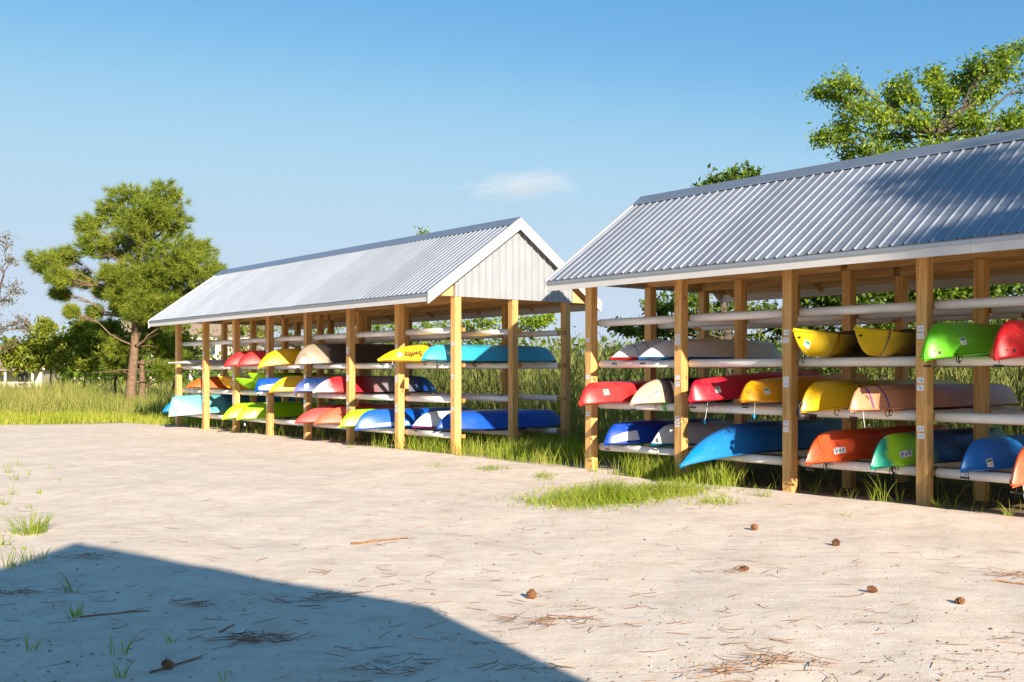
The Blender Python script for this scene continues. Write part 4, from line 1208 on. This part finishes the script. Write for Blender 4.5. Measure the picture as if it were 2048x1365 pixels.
# left side: sparse tree at the frame edge, shrubs, bare shrub
Z = 46.0
sp = [lb(10, 475, 20, 0.2), lb(-20, 500, 30, -0.3), lb(20, 520, 18, 0.4), lb(-10, 560, 30, 0.1), lb(35, 575, 22, -0.3), lb(10, 600, 26, 0.3), lb(-30, 620, 40, 0.2), lb(40, 640, 26, -0.2), lb(60, 650, 16, 0.3), lb(0, 660, 34, 0.2), lb(-50, 560, 40, 0.3), lb(30, 690, 30, 0.4)]
leafy_tree('broadleaf_tree', tuple(at(-30, YH, Z).xy) + (0,), sp, 'sparse thin-leaved tree with reddish twigs above the white house', M['dryleaf'], M['greybark'], 0.13, 130, 0.16, 0.35, twig_n=12)
Z = 48.0
S_ = [((60, 690, 34), (40, 715, 30), (80, 720, 30), (20, 705, 26), 'olive shrub before the white house'),
      ((90, 650, 14), (95, 680, 26), (120, 700, 34), (100, 715, 34), 'upright green shrub with a narrow top'),
      ((150, 680, 36), (170, 660, 26), (190, 690, 40), (165, 715, 40), 'dense dark green shrub between narrow-topped shrub and pine'),
      ((215, 690, 34), (235, 665, 30), (250, 700, 36), (220, 720, 36), 'bushy shrub tucked under the pine branches'),
      ((320, 690, 36), (350, 680, 34), (380, 700, 36), (340, 715, 34), 'shrub behind the white paddle board')]
for sdef in S_:
    bl = [lb(p[0], p[1], p[2] * 1.15, random.uniform(-1, 1)) for p in sdef[:-1]]
    x0 = sum(p[0] for p in sdef[:-1]) / 4
    leafy_tree('shrub', tuple(at(x0, YH, Z).xy) + (0,), bl, sdef[-1], M['shrub'], M['greybark'], 0.24, 800, 0.07, 0.3, 'shrub', twig_n=14)

# tree that shades the end of the near shed roof, standing behind the photographer
tv = Vector((LIGHT.x, LIGHT.y, 0)) / -LIGHT.z
def shade_blob(D, A, z, back, r):
    p = DD * D + AX * A + Vector((0, 0, z))
    return (p - LIGHT * back, r)
sb = [shade_blob(11.9, 6.6, 3.75, 18, 0.55), shade_blob(11.6, 5.9, 3.6, 18.8, 0.75), shade_blob(12.0, 5.2, 3.8, 17.5, 0.8), shade_blob(11.3, 5.0, 3.3, 18.2, 0.8), shade_blob(11.8, 4.2, 3.6, 18.6, 0.9),
      shade_blob(11.1, 7.2, 2.35, 18, 0.32), shade_blob(11.1, 6.5, 1.9, 18.6, 0.42), shade_blob(11.1, 5.6, 2.2, 17.8, 0.45), shade_blob(11.1, 4.8, 1.7, 18.3, 0.6), shade_blob(11.1, 7.9, 1.4, 18.5, 0.3), shade_blob(11.1, 6.3, 0.75, 18.0, 0.26), shade_blob(11.1, 4.3, 2.6, 18.2, 0.8), shade_blob(11.1, 5.0, 0.7, 18.2, 0.4), shade_blob(11.1, 3.6, 1.6, 18.2, 0.8)]
tb_ = sum((b_[0] for b_ in sb), Vector()) / len(sb)
leafy_tree('broadleaf_tree', (tb_.x + 1.4, tb_.y - 1.0, 0), sb, 'leafy tree that throws its shade on the shed roof', M['darkleaf'], M['greybark'], 0.16, 760, 0.2, 0.5, twig_n=13)

# reed bed behind the sheds
def reeds(N, Dr, Ar, hr, name, label):
    D = rng.uniform(*Dr, N); A = rng.uniform(*Ar, N)
    x, y = DA(D, A)
    h = rng.uniform(*hr, N)
    base = np.stack([x, y, ground_h(x, y) - 0.02], 1)
    a = rng.uniform(0, 6.28, N); l = rng.uniform(0.02, 0.14, N)
    parts = [blades(base, h, np.stack([np.cos(a) * l, np.sin(a) * l], 1), rng.uniform(0.010, 0.016, N), 3, 0.1)]
    nl = 8
    for k in range(nl):
        u = rng.uniform(0.12, 0.97, N)
        bb = base.copy(); bb[:, 2] += h * u; bb[:, :2] += (np.stack([np.cos(a) * l, np.sin(a) * l], 1)) * (h * u ** 1.7)[:, None]
        aa = rng.uniform(0, 6.28, N); ll = rng.uniform(0.35, 1.0, N)
        parts.append(blades(bb, rng.uniform(0.28, 0.55, N), np.stack([np.cos(aa) * ll, np.sin(aa) * ll], 1), rng.uniform(0.016, 0.030, N), 3, 0.9))
    v, t_ = merge(parts)
    o = ob(name, tri_mesh(name, v, t_, M['reed']))
    tag(o, label, 'reeds', None, 'stuff')
reeds(3600, (15.0, 19.5), (-3, 34), (1.5, 2.35), 'reed_bed', 'tall pale green reeds crowding behind both sheds')
reeds(1500, (19.5, 30), (2, 48), (1.7, 2.6), 'reed_bed', 'further reeds spreading beyond the gap between the sheds')
D_ = rng.uniform(13.9, 15.4, 9000); A_ = rng.uniform(-2, 30, 9000)
x_, y_ = DA(D_, A_)
grass('undergrowth', np.stack([x_, y_], 1), 0.35, 0.95, M['tall'], 'knee-high green undergrowth at the foot of the reeds', 'grass', w=0.014, lean=0.5)

# meadow at the left: short bright grass in front, tall rough grass behind
N = 20000
x_ = rng.uniform(-24, -4.5, N); y_ = 29.8 + rng.uniform(0, 1, N) ** 1.3 * 7 + 0.5 * np.sin(x_ * 0.9)
k_ = (x_ * CT + y_ * ST) < 14.2 + 60 * (y_ > 38)
k_ = k_ & ~(((x_ * CT + y_ * ST) > 10.2) & ((-x_ * ST + y_ * CT) < 28.6))
hm_ = np.clip(0.8 + 0.7 * gnoise(x_, y_, 1.6, 25), 0.3, 1.5)
grass('meadow_grass', np.stack([x_, y_, hm_], 1)[k_], 0.12, 0.36, M['lawn'], 'bright yellow-green short meadow grass along the sand edge', w=0.02, seg=2)
N = 30000
x_ = rng.uniform(-30, -5, N); y_ = 33.2 + rng.uniform(0, 1, N) * 12.5
k_ = (gnoise(x_, y_, 0.7, 21) + (y_ - 36.5 + 0.22 * np.clip(-x_ - 14, 0, 12) * -1) * 0.16 > rng.uniform(-0.5, 0.4, N)) & ((-x_ * ST + y_ * CT) > 29.5)
hv_ = np.clip(0.72 + 0.55 * gnoise(x_, y_, 1.1, 23) + 0.3 * gnoise(x_, y_, 0.45, 24), 0.3, 1.25)
grass('tall_grass', np.stack([x_, y_, hv_], 1)[k_], 0.6, 1.6, M['tall'], 'tall rough grass around the foot of the pine', w=0.022, lean=0.55)
x_ = rng.uniform(-60, -6, 9000); y_ = rng.uniform(46, 75, 9000)
grass('far_grass', np.stack([x_, y_], 1), 0.6, 1.3, M['tall'], 'far rough grass running back to the houses', w=0.05, seg=2)

# far line of woods
pts = []
for i in range(520):
    x = rng.uniform(-95, 140); y = 110 + rng.uniform(-8, 12)
    h = 2.6 + 1.8 * (0.5 + 0.5 * math.sin(x * 0.13 + 1.3)) + rng.uniform(-0.5, 0.8)
    c = rng.normal(size=(60, 3)) * np.array([1.7, 1.5, h * 0.28]) + np.array([x, y, h * 0.55])
    pts.append(c)
v, t_ = leaf_cards(np.concatenate(pts), 0.75, 0.6)
tag(ob('distant_woods', tri_mesh('distant_woods', v, t_, M['darkleaf'])), 'low dark line of distant woods on the horizon', 'woods', None, 'stuff')


# grass and weeds round the posts and on the sand
def patch_pts(px0, px1, py0, py1, N, clump=0):
    """points on the ground spread over an area given by the photo's pixels at ground level"""
    px = rng.uniform(px0, px1, N); py = rng.uniform(py0, py1, N)
    Zz = 1.5 * F_PX / (py - YH)
    return np.stack([(px - 1024) / F_PX * Zz, Zz], 1)


def shed_strip(shd, A0, A1, D0, D1, N):
    D = (DL if shd == 'L' else DR) + rng.uniform(D0, D1, N); A = rng.uniform(A0, A1, N)
    x, y = DA(D, A)
    return np.stack([x, y], 1)
P = np.concatenate([shed_strip('L', 14.3, 17.6, -0.25, 2.9, 3200), shed_strip('L', 11.2, 15.0, -0.15, 2.6, 4200), shed_strip('R', 10.4, 11.9, -0.45, 1.2, 2800), shed_strip('R', 8.9, 10.8, -0.35, 0.2, 1300)])
cl = gnoise(P[:, 0], P[:, 1], 2.2, 31)
P = P[cl > rng.uniform(-0.6, 0.25, len(P))]
grass('shed_grass', P, 0.12, 0.46, M['grass'], 'bright green grass growing between the sheds and round their posts', w=0.011, lean=0.6)
P = np.concatenate([shed_strip('L', 17.6, 29, -0.1, 2.8, 1100), shed_strip('R', 3.0, 9.5, -0.15, 2.4, 200)])
grass('shed_grass', P, 0.1, 0.42, M['grass'], 'thin green weeds under the racks', w=0.010, lean=0.7)


def mat_patch(name, cx, cy, rx, ry, N, h0, h1, label):
    u = rng.normal(size=(N, 2)) * 0.45
    px = cx + u[:, 0] * rx; py = cy + u[:, 1] * ry
    Zz = 1.5 * F_PX / (py - YH)
    p = np.stack([(px - 1024) / F_PX * Zz, Zz], 1)
    k = gnoise(p[:, 0], p[:, 1], 4.0, 41) > rng.uniform(-0.6, 0.3, N)
    hh = 0.45 + 1.1 * np.exp(-1.6 * (u ** 2).sum(1) / 0.45 ** 2 * 0.5) * (0.75 + 0.6 * gnoise(p[:, 0], p[:, 1], 5.0, 43))
    return grass(name, np.stack([p[:, 0], p[:, 1], hh], 1)[k], h0, h1, M['grass'], label, 'grass', w=0.009, lean=1.1)
mat_patch('grass_patch', 1190, 1000, 150, 24, 5200, 0.06, 0.28, 'largest green grass patch lying on the open sand')
mat_patch('grass_patch', 1330, 988, 130, 17, 3000, 0.05, 0.21, 'thin grass patch joining the largest one on the sand')
mat_patch('grass_patch', 1435, 1008, 60, 12, 600, 0.04, 0.14, 'small flat grass patch at the end of the sand patches')
mat_patch('grass_patch', 985, 942, 50, 6, 260, 0.05, 0.14, 'small grass patch in front of the gable corner post')
mat_patch('grass_patch', 1090, 955, 30, 6, 180, 0.05, 0.16, 'grass patch between the corner post and the large patch')
mat_patch('grass_patch', 875, 934, 26, 4, 90, 0.04, 0.10, 'tiny grass patch on the sand near the numbered corner')


def tuft(px, py, n, h, spread, label, mat=None):
    Zz = 1.5 * F_PX / (py - YH)
    cx, cy = (px - 1024) / F_PX * Zz, Zz
    p = rng.normal(size=(n, 2)) * spread * min(1.0, 0.25 + n / 50)
    base = np.stack([p[:, 0], p[:, 1], np.full(n, -0.01)], 1)
    a = np.arctan2(p[:, 1], p[:, 0]) + rng.normal(size=n) * 0.6; l = rng.uniform(0.2, 0.9, n)
    v, t_ = blades(base, rng.uniform(0.45, 1, n) * h, np.stack([np.cos(a) * l, np.sin(a) * l], 1), rng.uniform(0.006, 0.011, n), 4, 0.7)
    o = ob('grass_tuft', tri_mesh('grass_tuft', v, t_, mat or M['grass']), None, (cx, cy, gz(cx, cy)))
    tag(o, label, 'grass tuft', 'grass tufts on the sand')
tuft(56, 1064, 130, 0.30, 0.075, 'largest lone grass tuft on the sand beside the shadow peak')
for px, py, n, h in ((20, 1135, 14, 0.22), (58, 1125, 12, 0.2), (85, 1118, 8, 0.18), (14, 945, 9, 0.25), (40, 930, 6, 0.2), (56, 948, 7, 0.2), (25, 990, 10, 0.2), (60, 1015, 8, 0.12), (118, 962, 10, 0.07), (5, 1090, 12, 0.2), (30, 960, 12, 0.16), (80, 990, 9, 0.12), (10, 1010, 14, 0.18), (45, 1100, 10, 0.14), (100, 935, 7, 0.12)):
    tuft(px, py, n, h, 0.05, 'small sparse weed tuft around the largest lone grass tuft')
for px, py, n, h in ((140, 1180, 9, 0.22), (236, 1310, 10, 0.2), (345, 1285, 5, 0.10), (150, 1230, 16, 0.12), (240, 1352, 10, 0.13), (445, 1362, 5, 0.14), (60, 1300, 8, 0.16)):
    tuft(px, py, n, h, 0.035, 'dark green weed sprouting inside the gable shadow')
for px, py, n, h, lab in ((1522, 998, 26, 0.22, 'spiky green tuft alone on the bank near a pine cone'), (1628, 984, 9, 0.34, 'thin weed just past the post below the yellow kayak rudder'), (1675, 985, 8, 0.3, 'slender weed under the orange logo kayak'), (1745, 1000, 12, 0.34, 'weed tuft below the lime and teal bow'),
                          (1770, 1010, 18, 0.4, 'tallest weed clump below the lime and teal kayak'), (1795, 1006, 10, 0.3, 'weed clump leaning on the post beside the lime kayak'), (1905, 1006, 12, 0.3, 'weed tuft under the bright blue bow'), (1962, 1012, 8, 0.2, 'little green shoot past the bright blue bow'),
                          (1690, 1035, 12, 0.08, 'tiny shoot on open sand below the racks'), (1880, 1022, 14, 0.2, 'low weed at the foot of the post beside the bright blue bow'), (1700, 990, 9, 0.3, 'weed between the orange and lime logo kayaks'), (2020, 1030, 9, 0.26, 'weed below the coral orange bow')):
    tuft(px, py, n, h, 0.06, lab)
for px, py, n, h in ((480, 905, 6, 0.06), (330, 895, 8, 0.05), (400, 882, 8, 0.07), (560, 900, 6, 0.06), (640, 905, 8, 0.08), (590, 888, 8, 0.06), (705, 900, 9, 0.2), (760, 895, 14, 0.25), (910, 985, 9, 0.05), (700, 880, 9, 0.15), (545, 872, 8, 0.1)):
    tuft(px, py, n, h, 0.09, 'low scrappy weed on the sand before the gabled shed')

# pine litter: loose needles, cones, twigs
N = 900
py = YH + 95 + rng.uniform(0, 1, N) ** 0.8 * 540; px = rng.uniform(-150, 2200, N)
Zz = 1.5 * F_PX / (py - YH); x_ = (px - 1024) / F_PX * Zz; y_ = Zz
k_ = (gnoise(x_, y_, 1.4, 51) > rng.uniform(-0.5, 0.5, N)) & ((x_ * CT + y_ * ST) < 11.0) & (y_ < 26)
x_, y_ = x_[k_], y_[k_]
def needle_mesh(x, y, ln, w, lift=0.006):
    n = len(x); a = rng.normal(size=n) * 0.9 + 0.2
    d = np.stack([np.cos(a), np.sin(a)], 1); pr = np.stack([-d[:, 1], d[:, 0]], 1)
    L_ = ln * rng.uniform(0.5, 1.3, n); bend = rng.uniform(-0.15, 0.15, n) * L_
    rows = []
    for u in (-0.5, 0.0, 0.5):
        cx = x + d[:, 0] * L_ * u + pr[:, 0] * bend * (u != 0); cy = y + d[:, 1] * L_ * u + pr[:, 1] * bend * (u != 0)
        z = ground_h(cx, cy) + lift + (0.008 if u else 0.0) * rng.uniform(0, 1, n)
        ww = w * (1 - abs(u))
        rows += [np.stack([cx - pr[:, 0] * ww, cy - pr[:, 1] * ww, z], 1), np.stack([cx + pr[:, 0] * ww, cy + pr[:, 1] * ww, z + 0.003], 1)]
    V = np.stack(rows, 1)
    T_ = (np.arange(n) * 6)[:, None, None] + np.array([(0, 1, 3), (0, 3, 2), (2, 3, 5), (2, 5, 4)])[None]
    return V.reshape(-1, 3), T_.reshape(-1, 3)
v, t_ = needle_mesh(x_, y_, 0.14, 0.0014)
# crumbs of bark, shell and grit
n_ = 5200
py = YH + 110 + rng.uniform(0, 1, n_) ** 0.7 * 530; px = rng.uniform(-150, 2200, n_)
Zz = 1.5 * F_PX / (py - YH); gx, gy = (px - 1024) / F_PX * Zz, Zz
kk = (gx * CT + gy * ST < 11.2) & (gnoise(gx, gy, 1.1, 61) + 0.6 * gnoise(gx, gy, 3.3, 62) > rng.uniform(-0.5, 0.6, n_))
gx, gy = gx[kk], gy[kk]; n_ = len(gx)
cc_ = np.stack([gx, gy, ground_h(gx, gy) + 0.002], 1); rr_ = rng.uniform(0.003, 0.011, n_)[:, None, None]
tet = rng.normal(size=(n_, 4, 3)) * 0.55 + np.array([(1, 0, 0), (-0.5, 0.87, 0), (-0.5, -0.87, 0), (0, 0, 0.7)])[None]
gv = (cc_[:, None, :] + tet * rr_ * np.array([1, 1, 0.6])).reshape(-1, 3)
gt = ((np.arange(n_) * 4)[:, None, None] + np.array([(0, 1, 3), (1, 2, 3), (2, 0, 3), (0, 2, 1)])[None]).reshape(-1, 3)
M['grit'] = leafmat('grit', [srgb(96, 76, 58), srgb(150, 126, 102), srgb(196, 178, 156), srgb(236, 232, 224)], 0.0, 3)
tag(ob('grit', tri_mesh('grit', gv, gt, M['grit'])), 'fine crumbs of bark and shell sprinkled on the sand', 'grit', None, 'stuff')
tag(ob('pine_straw', tri_mesh('pine_straw', v, t_, M['needle'])), 'loose brown pine needles strewn over the sand', 'pine needles', None, 'stuff')


def straw_clump(px, py, n, spread, label):
    Zz = 1.5 * F_PX / (py - YH); cx, cy = (px - 1024) / F_PX * Zz, Zz
    u = rng.normal(size=(n, 2)) * np.array([spread, spread * 0.55])
    v, t_ = needle_mesh(cx + u[:, 0], cy + u[:, 1], 0.17, 0.0015, 0.008)
    v[:, 2] += np.repeat(rng.uniform(0, 0.022, n), 6)
    o = ob('straw_clump', tri_mesh('straw_clump', v - np.array([cx, cy, 0]), t_, M['needle']), None, (cx, cy, 0))
    tag(o, label, 'straw', 'clumps of fallen pine straw', 'stuff')
for px, py, n, sp in ((1095, 1245, 34, 0.16), (1565, 1330, 30, 0.11), (1455, 1350, 22, 0.10), (1035, 1345, 16, 0.12), (2030, 1150, 26, 0.14), (1500, 1142, 12, 0.14)):
    straw_clump(px, py, n, sp, 'tangled clump of brown pine straw on the sunlit sand')
for px, py, n, sp in ((505, 1283, 60, 0.12), (600, 1195, 26, 0.14), (385, 1213, 20, 0.08), (55, 1185, 22, 0.1), (760, 1330, 24, 0.14), (170, 1118, 20, 0.14)):
    straw_clump(px, py, n, sp, 'dark clump of pine straw in the shadow on the sand')


def cone_mesh(Lc, r0):
    m_ = MB()
    nr = 7
    for i in range(nr):
        u = (i + 0.5) / nr
        rr = r0 * math.sin(math.pi * (0.18 + 0.75 * u)) ** 0.8
        for j in range(9):
            a = 2 * math.pi * (j + 0.5 * (i % 2)) / 9
            x = Lc * (u - 0.5)
            c = Vector((x, rr * 0.55 * math.cos(a), rr * 0.55 * math.sin(a)))
            rr2 = rr * random.uniform(0.9, 1.2); o_ = Vector((x + Lc * 0.07, rr2 * math.cos(a), rr2 * math.sin(a)))
            td = Vector((0, -math.sin(a), math.cos(a))) * rr * 0.30
            n = len(m_.V)
            m_.V += [tuple(c - td * 0.6), tuple(c + td * 0.6), tuple(o_ + td), tuple(o_ - td), tuple(o_ + Vector((Lc * 0.06, 0, 0)) - (o_ - c) * 0.15)]
            m_.F += [(n, n + 1, n + 2, n + 3), (n + 3, n + 2, n + 4), (n + 1, n, n + 4), (n, n + 3, n + 4), (n + 2, n + 1, n + 4)]
    m_.tube([(-Lc * 0.5, 0, 0), (-Lc * 0.2, 0, 0), (Lc * 0.25, 0, 0), (Lc * 0.52, 0, 0)], [r0 * 0.2, r0 * 0.45, r0 * 0.36, r0 * 0.05], 8)
    return m_.me('pine_cone', M['cone'])
cm = [cone_mesh(0.066, 0.032), cone_mesh(0.078, 0.025)]
for px, py, k, rz, lab in ((1509, 1062, 0, 1.2, 'round pine cone on sunny sand near the long weeds'), (1672, 1093, 0, 0.6, 'round pine cone on sunny sand in front of the orange logo kayak'), (1487, 1143, 1, 0.1, 'long open pine cone lying beside fallen needles'),
                           (1744, 1187, 1, 0.3, 'small dark pine cone with a short shadow'), (1920, 1207, 1, 2.0, 'broken pine cone bit on bare sand'), (1063, 1193, 0, 0.9, 'round pine cone between a straw clump and the shadow edge'),
                           (335, 1337, 1, 2.4, 'dark pine cone lying in the gable shadow'), (1265, 1005, 0, 0.4, 'pine cone half hidden in the large grass patch'), (1558, 975, 0, 0.4, 'pine cone against the foot of a rack post')):
    Zz = 1.5 * F_PX / (py - YH); cx, cy = (px - 1024) / F_PX * Zz, Zz
    tag(ob('pine_cone', cm[k], None, (cx, cy, gz(cx, cy) + (0.028 if k == 0 else 0.021)), (random.uniform(0, 6), random.uniform(-0.5, 0.5), rz)), lab, 'pine cone', 'pine cones on the sand')


def stick(px0, py0, px1, py1, r, label, fork=True):
    P_ = []
    for px, py in ((px0, py0), (px1, py1)):
        Zz = 1.5 * F_PX / (py - YH); P_.append(Vector(((px - 1024) / F_PX * Zz, Zz, 0)))
    m_ = MB()
    bp = branch(P_[0], P_[1], 7, 0.05)
    bp = [Vector((p.x, p.y, gz(p.x, p.y) + r * 0.8)) for p in bp]
    o0 = bp[0].copy()
    m_.tube([p - o0 for p in bp], [r * (1 - 0.5 * i / 7) for i in range(8)], 6)
    if fork:
        e = bp[4] + (bp[7] - bp[3]) * 0.5 + Vector((0.05, 0.08, 0.01))
        m_.tube([bp[4] - o0, (bp[4] + e) / 2 - o0, e - o0], [r * 0.5, r * 0.4, r * 0.2], 5)
    tag(ob('twig', m_.me('twig', M['twig'], True), None, o0), label, 'twig', 'twigs lying on the sand')
stick(703, 1088, 816, 1078, 0.012, 'long bare stick lying alone on the sunny sand', False)
stick(160, 1232, 300, 1222, 0.006, 'thin dark twig near the shadow peak')
stick(300, 1345, 405, 1318, 0.006, 'crooked twig beside the shaded pine cone')
stick(440, 1265, 470, 1247, 0.006, 'short straight twig inside the shadow', False)
stick(545, 1283, 590, 1276, 0.005, 'twig poking from the dark straw clump', False)
stick(1990, 1162, 2060, 1172, 0.008, 'dark twig beside a straw clump below the coral kayak')
stick(1425, 1345, 1462, 1352, 0.006, 'bent twig beside a straw clump')


# ------------------------------------------------------------------ far houses
def house(loc, w, d, h, rz, label, porch=True):
    root = empty('house', loc, rz)
    tag(root, label, 'house')
    ob('wall', MB().box(-w / 2, w / 2, 0, d, -0.3, h).me('wall', M['clap']), root)
    rp = MB().prism([(-0.5, h + 0.002), (d / 2, h + d * 0.36), (d + 0.5, h + 0.002)], 0, -w / 2 - 0.4, w / 2 + 0.4)
    rf = ob('roof', rp.me('roof', M['shingle']), root)
    ob('fascia', MB().box(-w / 2 - 0.42, w / 2 + 0.42, -0.53, -0.503, h - 0.2, h + 0.06).me('fascia', M['white']), rf)
    nx_ = max(2, int(w / 2.6))
    for fl in range(int(h // 2.7)):
        for i in range(nx_):
            x = -w / 2 + (i + 0.5) * w / nx_
            wd = ob('window', MB().box(x - 0.55, x + 0.55, -0.06, -0.002, 0.9 + fl * 2.8, 2.3 + fl * 2.8).me('window', M['white']), root)
            ob('pane', MB().box(x - 0.45, x + 0.45, -0.075, -0.061, 1.0 + fl * 2.8, 2.2 + fl * 2.8).me('pane', M['glass']), wd)
    if porch:
        ob('porch_floor', MB().box(-w / 2, w / 2, -2.4, -0.1, 0.3, 0.45).me('porch_floor', M['white']), root)
        ob('porch_roof', MB().prism([(-2.6, 2.55), (-0.01, 3.0), (-0.01, 2.85), (-2.6, 2.4)], 0, -w / 2 - 0.1, w / 2 + 0.1).me('porch_roof', M['shingle']), root)
        for i in range(5):
            x = -w / 2 + 0.15 + i * (w - 0.3) / 4
            ob('porch_post', MB().box(x - 0.09, x + 0.09, -2.35, -2.17, 0.45, 2.44).me('porch_post', M['white']), root)
        ob('porch_rail', MB().box(-w / 2 + 0.25, w / 2 - 0.25, -2.29, -2.23, 1.25, 1.33).me('porch_rail', M['white']), root)
    return root
p_ = at(15, YH, 100); house((p_.x - 2, 100, -0.8), 10, 6, 2.7, R(8), 'low white house with a porch at the meadow edge')
p_ = at(140, YH, 120); house((p_.x, 120, -0.4), 9, 7, 3.0, R(-12), 'cream house mostly hidden by shrubs', False)
p_ = at(370, YH, 115); house((p_.x, 115, -0.4), 14, 9, 5.6, R(5), 'large pale house behind the pine branches', False)


# ------------------------------------------------------------------ one small cloud
Z = 1500.0
cc = at(1045, 372, Z)
m, t, b = newmat('cloud_vapour')
t.nodes.remove(b)
pv = nd(t, 'ShaderNodeVolumePrincipled')
tc = nd(t, 'ShaderNodeTexCoord')
mp = nd(t, 'ShaderNodeMapping'); mp.inputs['Scale'].default_value = (2.4, 1.0, 4.2); mp.inputs['Location'].default_value = (3.1, 0.4, 1.7)
t.links.new(tc.outputs['Object'], mp.inputs[0])
nz = nd(t, 'ShaderNodeTexNoise', i_Scale=1.1, i_Detail=5.0, i_Roughness=0.62); t.links.new(mp.outputs[0], nz.inputs[0])
ln_ = nd(t, 'ShaderNodeVectorMath', operation='LENGTH'); t.links.new(tc.outputs['Object'], ln_.inputs[0])
fo = nd(t, 'ShaderNodeMath', operation='MULTIPLY_ADD'); fo.inputs[1].default_value = -0.55; fo.inputs[2].default_value = 0.16
t.links.new(ln_.outputs['Value'], fo.inputs[0])
sm = nd(t, 'ShaderNodeMath', operation='ADD'); t.links.new(nz.outputs['Fac'], sm.inputs[0]); t.links.new(fo.outputs[0], sm.inputs[1])
mr = nd(t, 'ShaderNodeMapRange', i_1=0.14, i_2=0.6, i_3=0.0, i_4=0.009); t.links.new(sm.outputs[0], mr.inputs[0])
t.links.new(mr.outputs[0], pv.inputs['Density'])
pv.inputs['Color'].default_value = (0.98, 0.98, 0.98, 1)
pv.inputs['Anisotropy'].default_value = -0.15
t.links.new(pv.outputs[0], t.nodes['Material Output'].inputs['Volume'])
V, Fc = [], []
nu, nv = 24, 12
for i in range(nv + 1):
    for j in range(nu):
        a, p = 2 * math.pi * j / nu, math.pi * i / nv
        V.append((math.sin(p) * math.cos(a), math.sin(p) * math.sin(a), math.cos(p)))
for i in range(nv):
    for j in range(nu):
        Fc.append((i * nu + j, (i + 1) * nu + j, (i + 1) * nu + (j + 1) % nu, i * nu + (j + 1) % nu))
cl = ob('cloud', mesh('cloud', V, Fc, m, True), None, cc, (0, R(-5), 0))
cl.scale = (98, 60, 24)
tag(cl, 'one small thin white cloud in the clear sky', 'cloud')
